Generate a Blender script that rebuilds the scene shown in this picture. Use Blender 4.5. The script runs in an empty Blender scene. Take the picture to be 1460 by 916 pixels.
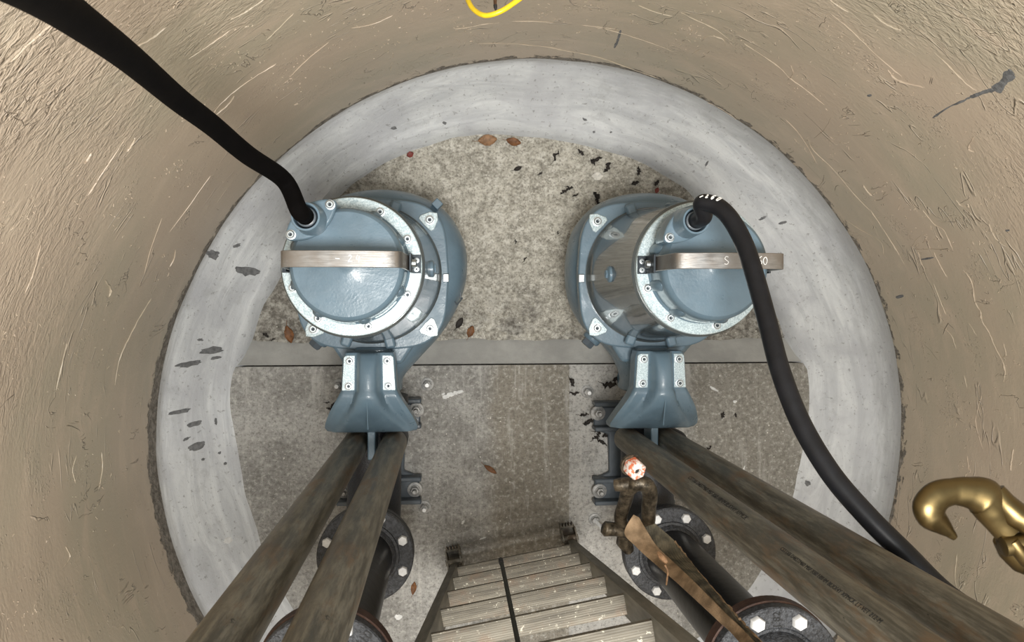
import bpy, bmesh, math, random
from mathutils import Vector, Matrix, noise as mnoise
random.seed(7)
PI = math.pi
sc = bpy.context.scene
col = sc.collection
V = Vector

# ---------------------------------------------------------------- camera
FPX = 1054.4
CAM = V((0, 0, 3.0))
d = V((-90, 25, -FPX)).normalized()          # straight down, seen from the camera
zc = -d
xc = (V((1, 0, 0)) - zc * zc.x).normalized()
yc = zc.cross(xc)
M = Matrix((xc, yc, zc))                      # camera -> world
cam_d = bpy.data.cameras.new('camera')
cam = bpy.data.objects.new('camera', cam_d)
col.objects.link(cam)
cam.matrix_world = Matrix.Translation(CAM) @ M.to_4x4()
cam_d.sensor_width = 36
cam_d.lens = 26
cam_d.clip_start = 0.02
cam_d.dof.use_dof = True
cam_d.dof.focus_distance = 2.1
cam_d.dof.aperture_fstop = 14
sc.camera = cam


def ray(px, py):
    return (M @ V((px - 730, 458 - py, -FPX))).normalized()


def P(px, py, z):
    """the point at height z that the photograph shows at px, py (a measuring aid)"""
    r = ray(px, py)
    return CAM + r * ((z - CAM.z) / r.z)


CX, CY, WR = 0.36, -0.50, 1.42                 # the well's axis and radius


def on_wall(px, py):
    r = ray(px, py)
    ox, oy = CAM.x - CX, CAM.y - CY
    a = r.x**2 + r.y**2
    b = 2 * (ox * r.x + oy * r.y)
    c = ox * ox + oy * oy - WR * WR
    t = (-b + math.sqrt(b * b - 4 * a * c)) / (2 * a)
    return CAM + r * t


# ---------------------------------------------------------------- materials
class NT:
    def __init__(s, name):
        s.m = bpy.data.materials.new(name)
        s.m.use_nodes = True
        s.t = s.m.node_tree
        s.b = s.t.nodes['Principled BSDF']
        s._co = None

    def n(s, typ, **kw):
        nd = s.t.nodes.new(typ)
        for k, v in kw.items():
            if k in nd.inputs.keys() and not hasattr(nd, k):
                s.set(nd.inputs[k], v)
            else:
                setattr(nd, k, v)
        return nd

    def set(s, sock, v):
        if isinstance(v, bpy.types.NodeSocket):
            s.t.links.new(v, sock)
        elif isinstance(v, (tuple, list)) and len(v) == 3 and sock.type == 'RGBA':
            sock.default_value = (*v, 1)
        else:
            sock.default_value = v

    def co(s, kind='Object'):
        return s.n('ShaderNodeTexCoord').outputs[kind]

    def mapping(s, v, scale=(1, 1, 1), rot=(0, 0, 0), loc=(0, 0, 0)):
        nd = s.n('ShaderNodeMapping')
        s.set(nd.inputs['Vector'], v)
        nd.inputs['Scale'].default_value = scale
        nd.inputs['Rotation'].default_value = rot
        nd.inputs['Location'].default_value = loc
        return nd.outputs[0]

    def noise(s, v, scale, detail=4, rough=.55, dist=0, col=False):
        nd = s.n('ShaderNodeTexNoise')
        s.set(nd.inputs['Vector'], v)
        nd.inputs['Scale'].default_value = scale
        nd.inputs['Detail'].default_value = detail
        nd.inputs['Roughness'].default_value = rough
        nd.inputs['Distortion'].default_value = dist
        return nd.outputs['Color' if col else 'Fac']

    def voro(s, v, scale, feature='F1', out='Distance'):
        nd = s.n('ShaderNodeTexVoronoi', feature=feature)
        s.set(nd.inputs['Vector'], v)
        nd.inputs['Scale'].default_value = scale
        return nd.outputs[out]

    def math(s, op, a, b=0.0, c=None, clamp=False):
        nd = s.n('ShaderNodeMath', operation=op, use_clamp=clamp)
        s.set(nd.inputs[0], a)
        s.set(nd.inputs[1], b)
        if c is not None:
            s.set(nd.inputs[2], c)
        return nd.outputs[0]

    def ramp(s, f, a, b, lo=0.0, hi=1.0, smooth=True):
        nd = s.n('ShaderNodeMapRange')
        nd.interpolation_type = 'SMOOTHSTEP' if smooth else 'LINEAR'
        s.set(nd.inputs['Value'], f)
        nd.inputs['From Min'].default_value = a
        nd.inputs['From Max'].default_value = b
        nd.inputs['To Min'].default_value = lo
        nd.inputs['To Max'].default_value = hi
        return nd.outputs[0]

    def mix(s, f, a, b):
        nd = s.n('ShaderNodeMix', data_type='RGBA')
        s.set(nd.inputs[0], f)
        s.set(nd.inputs[6], a)
        s.set(nd.inputs[7], b)
        return nd.outputs[2]

    def sep(s, v):
        nd = s.n('ShaderNodeSeparateXYZ')
        s.set(nd.inputs[0], v)
        return nd.outputs

    def bump(s, h, strength=.5, dist=.01, normal=None):
        nd = s.n('ShaderNodeBump')
        s.set(nd.inputs['Height'], h)
        nd.inputs['Strength'].default_value = strength
        nd.inputs['Distance'].default_value = dist
        if normal is not None:
            s.set(nd.inputs['Normal'], normal)
        return nd.outputs[0]

    def out(s, color=None, rough=None, metal=None, normal=None, spec=None, coat=None):
        for k, v in (('Base Color', color), ('Roughness', rough), ('Metallic', metal), ('Normal', normal),
                     ('Specular IOR Level', spec), ('Coat Weight', coat)):
            if v is not None:
                s.set(s.b.inputs[k], v)
        return s.m


def paint(name, c, rough=.28, bumpy=.15, coat=.3):
    t = NT(name)
    co = t.co()
    f = t.noise(co, 9, 3)
    c2 = tuple(x * .86 for x in c)
    cc = t.mix(t.ramp(f, .4, .65), c, c2)
    h = t.math('ADD', t.noise(co, 140, 2), t.math('MULTIPLY', t.noise(co, 30, 3), 1.5))
    r = t.ramp(t.noise(co, 25, 4), .3, .7, rough * .8, rough * 1.3)
    return t.out(cc, r, 0, t.bump(h, bumpy, .0016), .5, coat)


def metal(name, c, rough=.35, m=1.0, sc_=(60, 60, 60), b=.2):
    t = NT(name)
    co = t.mapping(t.co(), sc_)
    f = t.noise(co, 1, 4)
    cc = t.mix(f, tuple(x * .72 for x in c), c)
    return t.out(cc, t.ramp(f, .2, .8, rough * .8, rough * 1.3), m, t.bump(f, b, .001))


def plain(name, c, rough=.6, var=.8, scale=20, b=.3, bs=60, bd=.003, m=0.0, spec=.5):
    t = NT(name)
    co = t.co()
    f = t.noise(co, scale, 5, .6)
    cc = t.mix(t.ramp(f, .35, .65), tuple(x * var for x in c), c)
    return t.out(cc, rough, m, t.bump(t.noise(co, bs, 4), b, bd), spec)


MT = {}
MT['paint'] = paint('blue_grey_enamel', (.128, .196, .252), .34, .3, .1)
MT['housing'] = paint('shaded_glossy_housing_enamel', (.075, .088, .092), .16, .12, .6)  # glossy enamel, colour darkened to stand for shade on the motor's sides
MT['paint_dark'] = paint('dark_blue_grey_cast_paint', (.075, .095, .115), .45, .4, .1)
t = NT('machined_face_with_sky_glare')  # pale silver faces, the sky's specular white painted into their colour
co = t.co()
f = t.noise(co, 260, 2)
MT['pale'] = t.out(t.mix(t.ramp(f, .35, .65), (.36, .46, .50), (.62, .72, .75)), .32, .2, t.bump(f, .35, .001))
t = NT('brushed_stainless')
co = t.mapping(t.co(), (14, 260, 260))
f = t.noise(co, 1, 4)
g = t.noise(t.co(), 22, 4)
MT['steel'] = t.out(t.mix(t.ramp(g, .35, .7), t.mix(f, (.20, .195, .19), (.42, .415, .405)), (.27, .25, .23)), t.ramp(f, .2, .8, .28, .45), .75,
                    t.bump(f, .2, .001))
MT['screw'] = metal('zinc_screw', (.55, .60, .62), .42)
MT['screw_dark'] = metal('dark_screw_socket', (.06, .07, .08), .5)
MT['bolt'] = plain('bright_zinc_bolt', (.82, .83, .83), .45, .85, 60, .3, 200, .001, .1)
MT['bolt_dull'] = plain('dull_galvanised', (.42, .42, .41), .55, .6, 60, .5, 200, .001, .3)
MT['rubber'] = plain('black_rubber', (.010, .011, .014), .40, .7, 30, .12, 80, .002, spec=.28)
MT['cable_left'] = plain('matt_black_rubber', (.003, .0026, .0026), .85, .7, 30, .12, 80, .002, spec=.06)
MT['cast'] = plain('black_cast_iron', (.020, .022, .027), .45, .6, 12, .6, 160, .003)
MT['flange_top'] = plain('speckled_flange_paint', (.06, .064, .072), .45, .3, 130, .9, 220, .003)
MT['pipe_black'] = plain('black_pipe_coating', (.010, .0095, .010), .34, .6, 9, .25, 30, .004, spec=.3)
MT['rust_edge'] = plain('rusty_flange_edge', (.06, .028, .018), .6, .5, 20, .6, 90, .004)
MT['brass'] = metal('yellow_zinc_brass', (.13, .095, .042), .36, 1.0, (25, 25, 25), .15)
MT['yellow'] = plain('yellow_plastic', (.86, .62, .02), .35, .85, 40)
MT['white'] = plain('white_paint_marks', (.82, .83, .82), .6, .8, 50)
MT['black_ink'] = plain('black_ink', (.015, .015, .015), .6)
MT['dark_stain'] = plain('dark_damp_stain', (.19, .195, .20), .7, .6, 60, .6, 120, .004)
MT['mortar'] = plain('grey_mortar', (.15, .145, .135), .9, .55, 30, 1.0, 70, .012)
MT['leaf'] = plain('dry_brown_leaf', (.22, .095, .035), .6, .55, 60, .7, 150, .003)
MT['leaf_pale'] = plain('pale_dry_leaf', (.33, .19, .10), .6, .6, 60, .7, 150, .003)
MT['leaf_dark'] = plain('rotten_dark_leaf', (.028, .022, .018), .7, .5, 60, .7, 150, .003)
MT['red_chip'] = plain('red_chip', (.24, .045, .035), .6, .6, 60)
MT['grit'] = plain('white_grit', (.78, .76, .70), .7, .7, 80)
MT['rope'] = plain('dark_rope', (.022, .024, .018), .6, .5, 120, .8, 400, .002)
MT['stick'] = plain('brown_stick', (.12, .055, .02), .6, .5, 60)

# guide rail: weathered stainless with brown film
t = NT('weathered_rail_steel')
co = t.co()
f = t.noise(t.mapping(co, (75, 75, 7)), 1, 7, .72)
g = t.noise(t.mapping(co, (16, 16, 4.5)), 1, 7, .7)
c0 = t.mix(t.ramp(f, .36, .66), (.085, .078, .060), (.235, .222, .180))
c1 = t.mix(t.ramp(g, .50, .62), c0, t.mix(f, (.10, .066, .038), (.24, .18, .12)))
g2 = t.noise(t.mapping(co, (12, 12, 3), loc=(5, 5, 5)), 1, 6, .7)
c1 = t.mix(t.math('MULTIPLY', t.ramp(g2, .52, .66), .7), c1, (.075, .07, .056))
wsp = t.ramp(t.noise(t.mapping(co, (50, 50, 30), loc=(3, 1, 5)), 1, 6, .8), .66, .72)
c2 = t.mix(t.math('MULTIPLY', wsp, .55), c1, (.5, .5, .46))
dk = t.ramp(t.noise(t.mapping(co, (34, 34, 12), loc=(8, 3, 2)), 1, 6, .75), .64, .70)
c3 = t.mix(t.math('MULTIPLY', dk, .85), c2, (.02, .018, .014))
MT['rail'] = t.out(c3, t.ramp(f, .2, .8, .36, .55), .35, t.bump(f, .35, .002))

# ladder (weathered aluminium)
t = NT('weathered_ladder_aluminium')
co = t.co()
f = t.noise(t.mapping(co, (6, 90, 90)), 1, 5, .65)
g = t.noise(co, 14, 4)
sp = t.ramp(t.noise(co, 75, 5, .75), .60, .66)
c0 = t.mix(t.ramp(f, .3, .7), (.095, .086, .068), (.215, .198, .16))
c1 = t.mix(t.ramp(g, .5, .75), c0, (.19, .14, .10))
MT['rung'] = t.out(t.mix(t.math('MULTIPLY', sp, .8), c1, (.62, .60, .50)), .6, .15, t.bump(f, .5, .002))
t = NT('weathered_ladder_stile')
co = t.co()
f = t.noise(t.mapping(co, (30, 30, 4)), 1, 5, .65)
c0 = t.mix(t.ramp(f, .3, .7), (.085, .08, .065), (.21, .20, .165))
MT['stile'] = t.out(c0, .5, .3, t.bump(f, .3, .002))
# shackle
t = NT('worn_shackle_steel')
co = t.co()
f = t.noise(co, 45, 6, .7)
MT['shackle'] = t.out(t.mix(t.ramp(f, .35, .7), (.03, .025, .018), (.17, .14, .10)), .35, .6, t.bump(f, .6, .004))
t = NT('chipped_red_white_nut')
co = t.co()
f = t.noise(co, 60, 5, .7)
MT['nut'] = t.out(t.mix(t.ramp(f, .46, .54), (.72, .20, .10), (.82, .78, .74)), .5, .1, t.bump(f, .5, .002))
t = NT('tan_webbing')
co = t.co()
f = t.noise(co, 18, 5, .6)
w = t.noise(t.mapping(co, (400, 400, 400)), 1, 2)
MT['web_tan'] = t.out(t.mix(t.ramp(f, .35, .7), (.13, .085, .045), (.36, .25, .15)), .85, 0, t.bump(w, .6, .002))
t = NT('shaded_dark_webbing')  # same webbing as the tan, darkened for the shade in the loop
co = t.co()
f = t.noise(co, 24, 5, .6)
w = t.n('ShaderNodeTexWave', Scale=55.0)
t.set(w.inputs['Vector'], co)
MT['web_dark'] = t.out(t.mix(t.ramp(f, .35, .7), (.03, .027, .018), (.14, .12, .08)), .85, 0, t.bump(w.outputs[0], .6, .003))

# wall coating, in unrolled coordinates (u round the well, v height, both in metres)
t = NT('tan_wall_coating')
uv = t.co('UV')
u, v, _ = t.sep(uv)
big = t.noise(t.mapping(uv, (1, 1.6, 1)), 1.3, 3, .5)
mid = t.noise(t.mapping(uv, (2, 5, 1)), 2.2, 5, .6, .5)
base = t.mix(t.ramp(big, .35, .65), (.49, .405, .315), (.435, .385, .295))
base = t.mix(t.ramp(mid, .45, .75), base, (.53, .445, .345))
fine = t.noise(uv, 110, 4, .65)
rip = t.noise(t.mapping(uv, (26, 62, 1)), 1, 3, .55, 1.1)
rip2 = t.noise(t.mapping(uv, (55, 95, 1)), 1, 2, .5, .8)
ripm = t.math('MULTIPLY', t.ramp(v, .85, 1.75, .10, 1.0), t.ramp(t.noise(uv, 2.3, 3), .36, .58, .25, 1.0))
# thin trowel ridges
w1 = t.noise(t.mapping(uv, (2.0, 8.0, 1), rot=(0, 0, .12)), 1, 3, .5, .6)
ridge1 = t.math('SUBTRACT', 1.0, t.ramp(t.math('ABSOLUTE', t.math('SUBTRACT', w1, .5)), 0, .010), clamp=True)
ridge1 = t.math('MULTIPLY', ridge1, t.ramp(t.noise(uv, 5, 3), .52, .60))
w2 = t.noise(t.mapping(uv, (5.5, 3.2, 1), rot=(0, 0, -.5), loc=(3, 7, 0)), 1, 4, .6, .9)
ridge2 = t.math('SUBTRACT', 1.0, t.ramp(t.math('ABSOLUTE', t.math('SUBTRACT', w2, .47)), 0, .008), clamp=True)
ridge2 = t.math('MULTIPLY', ridge2, t.ramp(t.noise(t.mapping(uv, loc=(9, 2, 0)), 6, 3), .56, .63))
sp1 = t.math('MULTIPLY', t.ramp(t.noise(uv, 120, 3, .5), .54, .66), t.ramp(t.noise(t.mapping(uv, loc=(4, 4, 0)), 6.5, 4, .65), .54, .64, .0, 1.0))
spc = t.math('SUBTRACT', 1.0, t.ramp(t.voro(uv, 34), .05, .13), clamp=True)
spc = t.math('MULTIPLY', spc, t.ramp(t.noise(uv, 7, 2), .5, .6))
h = t.math('MULTIPLY', rip, ripm)
h = t.math('ADD', t.math('MULTIPLY', h, 1.0), t.math('MULTIPLY', t.math('MULTIPLY', rip2, ripm), .35))
h = t.math('ADD', h, t.math('MULTIPLY', ridge1, .30))
h = t.math('ADD', h, t.math('MULTIPLY', ridge2, .28))
h = t.math('ADD', h, t.math('MULTIPLY', sp1, .14))
h = t.math('ADD', h, t.math('MULTIPLY', spc, .22))
h = t.math('ADD', h, t.math('MULTIPLY', fine, .05))
# ragged lower edge where grey mortar shows
en = t.noise(t.mapping(uv, (1, 1.3, 1)), 17, 6, .7)
edge = t.math('ADD', v, t.math('MULTIPLY', t.math('SUBTRACT', en, .5), .17))
left = t.math('MULTIPLY', t.ramp(u, 5.9, 6.6, 0, .055), t.ramp(u, 7.9, 8.4, 1, 0))
gm = t.ramp(t.math('SUBTRACT', edge, left), .236, .248, 1, 0)
mort = t.mix(t.ramp(t.noise(uv, 40, 5, .7), .35, .65), (.14, .125, .105), (.30, .275, .24))
cc = t.mix(gm, base, mort)
h = t.math('ADD', h, t.math('MULTIPLY', gm, t.math('MULTIPLY', t.noise(uv, 60, 4, .7), .9)))
MT['wall'] = t.out(cc, t.ramp(gm, 0, 1, .36, .9), 0, t.bump(h, 1.0, .013), .4)

# smooth grey bench
t = NT('smooth_grey_bench_concrete')
uv = t.co('UV')
co = t.co()
u, v, _ = t.sep(uv)
f = t.noise(t.mapping(uv, (3.0, 5.5, 1)), 1, 7, .66, 1.0)
g = t.noise(co, 4, 5, .6)
c0 = t.mix(t.ramp(f, .3, .72), (.50, .52, .54), (.71, .735, .745))
c0 = t.mix(t.ramp(g, .42, .72), c0, (.49, .505, .53))
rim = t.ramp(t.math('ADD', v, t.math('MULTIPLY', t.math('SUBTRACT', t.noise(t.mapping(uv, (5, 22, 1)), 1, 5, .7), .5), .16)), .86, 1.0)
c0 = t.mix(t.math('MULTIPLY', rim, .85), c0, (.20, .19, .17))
rgt = t.ramp(t.math('ADD', v, t.math('MULTIPLY', t.math('SUBTRACT', t.noise(t.mapping(uv, (4, 9, 1)), 1, 6, .7), .5), .5)), .62, .95)
rgt = t.math('MULTIPLY', rgt, t.math('MULTIPLY', t.ramp(u, .8, 1.6), t.ramp(u, 3.6, 4.6, 1, 0)))
c0 = t.mix(t.math('MULTIPLY', rgt, .7), c0, (.24, .245, .245))
blot = t.ramp(t.noise(co, 9, 6, .72), .56, .68)
c0 = t.mix(t.math('MULTIPLY', blot, .35), c0, (.36, .37, .375))
pit = t.ramp(t.noise(co, 60, 4, .7), .60, .67)
c0 = t.mix(t.math('MULTIPLY', pit, .6), c0, (.22, .22, .22))
hh = t.math('ADD', t.math('MULTIPLY', f, .7), t.math('MULTIPLY', t.noise(co, 60, 4), .3))
MT['bench'] = t.out(c0, .75, 0, t.bump(hh, .5, .010))

# rough sump floor
t = NT('rough_pale_concrete')
co = t.co()
a = t.noise(co, 7, 6, .68)
b_ = t.noise(co, 38, 6, .75)
c0 = t.mix(t.ramp(a, .35, .65), (.42, .40, .345), (.60, .575, .50))
c0 = t.mix(t.ramp(b_, .50, .62), c0, (.72, .70, .63))
c0 = t.mix(t.math('MULTIPLY', t.ramp(b_, .50, .36), .75), c0, (.24, .225, .19))
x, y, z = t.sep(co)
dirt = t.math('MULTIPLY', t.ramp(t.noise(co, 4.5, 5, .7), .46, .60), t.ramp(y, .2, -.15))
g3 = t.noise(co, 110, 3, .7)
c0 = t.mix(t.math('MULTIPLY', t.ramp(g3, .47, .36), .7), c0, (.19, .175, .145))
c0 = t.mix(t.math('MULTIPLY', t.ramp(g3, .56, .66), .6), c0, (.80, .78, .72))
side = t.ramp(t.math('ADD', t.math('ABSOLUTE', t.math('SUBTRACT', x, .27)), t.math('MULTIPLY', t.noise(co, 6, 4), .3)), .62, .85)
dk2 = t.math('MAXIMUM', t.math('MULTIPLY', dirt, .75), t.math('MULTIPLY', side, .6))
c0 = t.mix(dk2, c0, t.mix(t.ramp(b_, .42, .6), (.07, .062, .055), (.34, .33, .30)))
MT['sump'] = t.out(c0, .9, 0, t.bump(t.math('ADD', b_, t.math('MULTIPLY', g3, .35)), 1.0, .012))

# slab with lighter grout bands
t = NT('grey_slab_concrete')
co = t.co()
x, y, z = t.sep(co)
a = t.noise(co, 5, 6, .7)
b_ = t.noise(co, 55, 5, .7)
xw = t.math('ADD', x, t.math('MULTIPLY', t.math('SUBTRACT', t.noise(co, 6, 5, .65), .5), .12))
c0 = t.mix(t.ramp(a, .35, .65), (.24, .235, .22), (.40, .395, .375))
brown = t.math('MULTIPLY', t.ramp(xw, .12, .22), t.ramp(t.math('ADD', x, t.math('MULTIPLY', b_, .01)), .495, .50, 1, 0))
c0 = t.mix(t.math('MULTIPLY', brown, .8), c0, t.mix(a, (.20, .18, .145), (.29, .265, .215)))
pad = t.math('MULTIPLY', t.ramp(t.math('ADD', x, t.math('MULTIPLY', b_, .01)), .495, .50), t.ramp(xw, .93, .98, 1, 0))
c0 = t.mix(t.math('MULTIPLY', pad, .75), c0, t.mix(t.ramp(a, .35, .65), (.36, .355, .34), (.52, .515, .495)))
br2 = t.ramp(xw, .98, 1.04)
c0 = t.mix(t.math('MULTIPLY', br2, .7), c0, (.24, .225, .19))
c0 = t.mix(t.math('MULTIPLY', t.ramp(b_, .52, .64), .5), c0, (.60, .59, .55))
c0 = t.mix(t.math('MULTIPLY', t.ramp(b_, .48, .36), .5), c0, (.11, .105, .09))
g3 = t.noise(co, 120, 3, .7)
c0 = t.mix(t.math('MULTIPLY', t.ramp(g3, .45, .36), .5), c0, (.10, .095, .08))
long_ = t.noise(t.mapping(co, (22, 2.2, 1)), 1, 6, .7)
c0 = t.mix(t.math('MULTIPLY', t.ramp(long_, .54, .66), .4), c0, (.56, .55, .52))
MT['slab'] = t.out(c0, .85, 0, t.bump(b_, .6, .008))
MT['fillet'] = plain('smooth_step_mortar', (.40, .40, .38), .8, .8, 7, .5, 40, .006)


# ---------------------------------------------------------------- mesh helpers
class MB:
    def __init__(s):
        s.bm = bmesh.new()

    def xf(s, vs, mat):
        if mat is not None:
            bmesh.ops.transform(s.bm, matrix=mat, verts=vs)

    def box(s, c, size, mat=None, rot=None):
        r = bmesh.ops.create_cube(s.bm, size=1)['verts']
        m = Matrix.Translation(c)
        if rot is not None:
            m = m @ rot.to_4x4()
        m = m @ Matrix.Diagonal((*size, 1))
        bmesh.ops.transform(s.bm, matrix=m, verts=r)
        s.xf(r, mat)
        return s

    def lathe(s, prof, seg=64, mat=None, wob=None, caps=True):
        rings = []
        vs = []
        for r, z in prof:
            ring = []
            for i in range(seg):
                a = 2 * PI * i / seg
                rr = r * (wob(a) if wob else 1)
                ring.append(s.bm.verts.new((rr * math.cos(a), rr * math.sin(a), z)))
            rings.append(ring)
            vs += ring
        for k in range(len(rings) - 1):
            for i in range(seg):
                j = (i + 1) % seg
                s.bm.faces.new((rings[k][i], rings[k][j], rings[k + 1][j], rings[k + 1][i]))
        if caps:
            s.bm.faces.new(rings[0][::-1])
            s.bm.faces.new(rings[-1])
        s.xf(vs, mat)
        return s

    def ring(s, ro, ri, z0, z1, seg=64, mat=None, ch=.002):
        prof = [(ri, z0), (ro, z0), (ro, z1 - ch), (ro - ch, z1), (ri + ch, z1), (ri, z1 - ch), (ri, z0)]
        return s.lathe(prof, seg, mat, caps=False)

    def hexa(s, r, z0, z1, mat=None, seg=6):
        return s.lathe([(r, z0), (r, z1 - r * .15), (r * .88, z1)], seg, mat)

    def prism(s, pts, z0, z1, mat=None):
        a = [s.bm.verts.new((x, y, z0)) for x, y in pts]
        b = [s.bm.verts.new((x, y, z1)) for x, y in pts]
        n = len(pts)
        s.bm.faces.new(a[::-1])
        s.bm.faces.new(b)
        for i in range(n):
            j = (i + 1) % n
            s.bm.faces.new((a[i], a[j], b[j], b[i]))
        s.xf(a + b, mat)
        return s

    def tube(s, pts, rad, seg=16, mat=None, flat=None, cap=True):
        pts = [V(p) for p in pts]
        n = len(pts)
        rads = rad if isinstance(rad, (list, tuple)) else [rad] * n
        tan = [(pts[min(i + 1, n - 1)] - pts[max(i - 1, 0)]).normalized() for i in range(n)]
        up = V((0, 0, 1)) if abs(tan[0].z) < .9 else V((1, 0, 0))
        if flat is not None:
            up = V(flat[2])
        nx = tan[0].cross(up).normalized()
        rings, vs = [], []
        for i in range(n):
            nx = (nx - tan[i] * nx.dot(tan[i])).normalized()
            ny = tan[i].cross(nx)
            ring = []
            for k in range(seg):
                a = 2 * PI * k / seg
                fx, fy = (flat[0], flat[1]) if flat else (1, 1)
                ring.append(s.bm.verts.new(pts[i] + (nx * math.cos(a) * fx + ny * math.sin(a) * fy) * rads[i]))
            rings.append(ring)
            vs += ring
        for i in range(n - 1):
            for k in range(seg):
                j = (k + 1) % seg
                s.bm.faces.new((rings[i][k], rings[i][j], rings[i + 1][j], rings[i + 1][k]))
        if cap:
            s.bm.faces.new(rings[0][::-1])
            s.bm.faces.new(rings[-1])
        s.xf(vs, mat)
        return s

    def grid(s, rows, closed=False):
        vr = [[s.bm.verts.new(p) for p in r] for r in rows]
        for i in range(len(vr) - 1):
            n = len(vr[i])
            for j in range(n if closed else n - 1):
                k = (j + 1) % n
                s.bm.faces.new((vr[i][j], vr[i][k], vr[i + 1][k], vr[i + 1][j]))
        return vr

    def build(s, name, mat, parent=None, bevel=0, angle=35, loc=None, fix=True, seg=2):
        if fix:
            bmesh.ops.recalc_face_normals(s.bm, faces=s.bm.faces[:])
        me = bpy.data.meshes.new(name)
        s.bm.to_mesh(me)
        s.bm.free()
        me.shade_smooth()
        me.set_sharp_from_angle(angle=math.radians(angle))
        mats = mat if isinstance(mat, (list, tuple)) else [mat]
        for m in mats:
            me.materials.append(MT[m])
        o = bpy.data.objects.new(name, me)
        col.objects.link(o)
        if parent is not None:
            o.parent = parent
        if loc is not None:
            o.location = loc
        if bevel:
            b = o.modifiers.new('bevel', 'BEVEL')
            b.width = bevel
            b.segments = seg
            b.limit_method = 'ANGLE'
            b.angle_limit = math.radians(35)
            b.harden_normals = False
        return o


def T(x=0, y=0, z=0, rz=0, rx=0, ry=0):
    return Matrix.Translation((x, y, z)) @ Matrix.Rotation(rz, 4, 'Z') @ Matrix.Rotation(ry, 4, 'Y') @ Matrix.Rotation(rx, 4, 'X')


def smooth(pts, per=8, closed=False):
    pts = [V(p) for p in pts]
    n = len(pts)
    out = []
    for i in range(n if closed else n - 1):
        if closed:
            a, b, c, e = pts[(i - 1) % n], pts[i], pts[(i + 1) % n], pts[(i + 2) % n]
        else:
            a, b, c, e = pts[max(i - 1, 0)], pts[i], pts[i + 1], pts[min(i + 2, n - 1)]
        for k in range(per):
            q = k / per
            out.append(.5 * ((2 * b) + (c - a) * q + (2 * a - 5 * b + 4 * c - e) * q * q + (3 * b - a - 3 * c + e) * q**3))
    if not closed:
        out.append(pts[-1])
    return out


def tag(o, label=None, cat=None, group=None, kind=None):
    if label:
        o['label'] = label
    if cat:
        o['category'] = cat
    if group:
        o['group'] = group
    if kind:
        o['kind'] = kind
    return o


def empty(name, loc, rz=0):
    o = bpy.data.objects.new(name, None)
    o.empty_display_size = .1
    o.location = loc
    o.rotation_euler = (0, 0, rz)
    col.objects.link(o)
    return o


def kids(o):
    return [c for c in col.objects if c.parent is o]


def copy_tree(o, parent=None):
    c = o.copy()
    col.objects.link(c)
    c.parent = parent
    for ch in kids(o):
        copy_tree(ch, c)
    return c


def text_mesh(txt, size, extrude=.0):
    cu = bpy.data.curves.new('lettering', 'FONT')
    cu.body = txt
    cu.size = size
    cu.extrude = extrude
    cu.align_x = 'LEFT'
    cu.align_y = 'CENTER'
    tmp = bpy.data.objects.new('tmp', cu)
    col.objects.link(tmp)
    dg = bpy.context.evaluated_depsgraph_get()
    me = bpy.data.meshes.new_from_object(tmp.evaluated_get(dg))
    bpy.data.objects.remove(tmp)
    bpy.data.curves.remove(cu)
    return me


def lettering(txt, size, fn, mat, parent, name='lettering', ext=.0006):
    me = text_mesh(txt, size, ext)
    for v_ in me.vertices:
        v_.co = fn(v_.co.copy())
    me.materials.clear()
    me.materials.append(MT[mat])
    me.name = name
    o = bpy.data.objects.new(name, me)
    col.objects.link(o)
    o.parent = parent
    return o


def fbm(p, s, o=3):
    return mnoise.fractal(V(p) * s, 1.0, 2.0, o)


PX1, PX2, PY = -.262, .715, .10               # the pumps' axes
# ---------------------------------------------------------------- the well
ZJ = .24                                       # height of the bench at the wall


def inner_r(a):
    return 1.17 - .045 * math.cos(a) + .060 * max(0, math.sin(a)) ** 2 + .018 * math.sin(3 * a + 1) + .012 * math.sin(7 * a) + .012 * fbm((math.cos(a) * 2, math.sin(a) * 2, 1), 2)


def bench_prof(q, a):
    """q 0 (inner toe) .. 1 (wall)"""
    return ZJ * (q ** 1.45) + .006 * fbm((math.cos(a) * 3, math.sin(a) * 3, q * 2), 1.6)


def bench_z(x, y):
    dx, dy = x - CX, y - CY
    r, a = math.hypot(dx, dy), math.atan2(dy, dx)
    ri = inner_r(a)
    if r < ri:
        return floor_z(x, y)
    return bench_prof(min(1, (r - ri) / (WR + .01 - ri)), a)


YS = P(730, 520, 0).y                          # line of the step
YF = YS + .098


def floor_z(x, y):
    if y < YS:
        return 0.0
    if y < YF:
        return -.012 - .05 * ((y - YS) / (YF - YS)) ** .8
    return -.062


def add_decal(bm, cx, cy, rx, ry, rot, zf, mi, seed=0, h=.0018, uvl=None):
    n = 18
    ctr = bm.verts.new((cx, cy, zf(cx, cy) + h))
    ring = []
    for i in range(n):
        a = 2 * PI * i / n
        k = 1 + .45 * fbm((math.cos(a) * 1.3 + seed * 7.1, math.sin(a) * 1.3, seed), 1.7)
        x, y = rx * k * math.cos(a), ry * k * math.sin(a)
        X = cx + x * math.cos(rot) - y * math.sin(rot)
        Y = cy + x * math.sin(rot) + y * math.cos(rot)
        ring.append(bm.verts.new((X, Y, zf(X, Y) + .0006)))
    mid = [bm.verts.new((ctr.co + (r_.co - ctr.co) * .7)) for r_ in ring]
    for m_ in mid:
        m_.co.z = zf(m_.co.x, m_.co.y) + h
    for i in range(n):
        j = (i + 1) % n
        f1 = bm.faces.new((ring[i], ring[j], mid[j], mid[i]))
        f2 = bm.faces.new((mid[i], mid[j], ctr))
        f1.material_index = f2.material_index = mi


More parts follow.
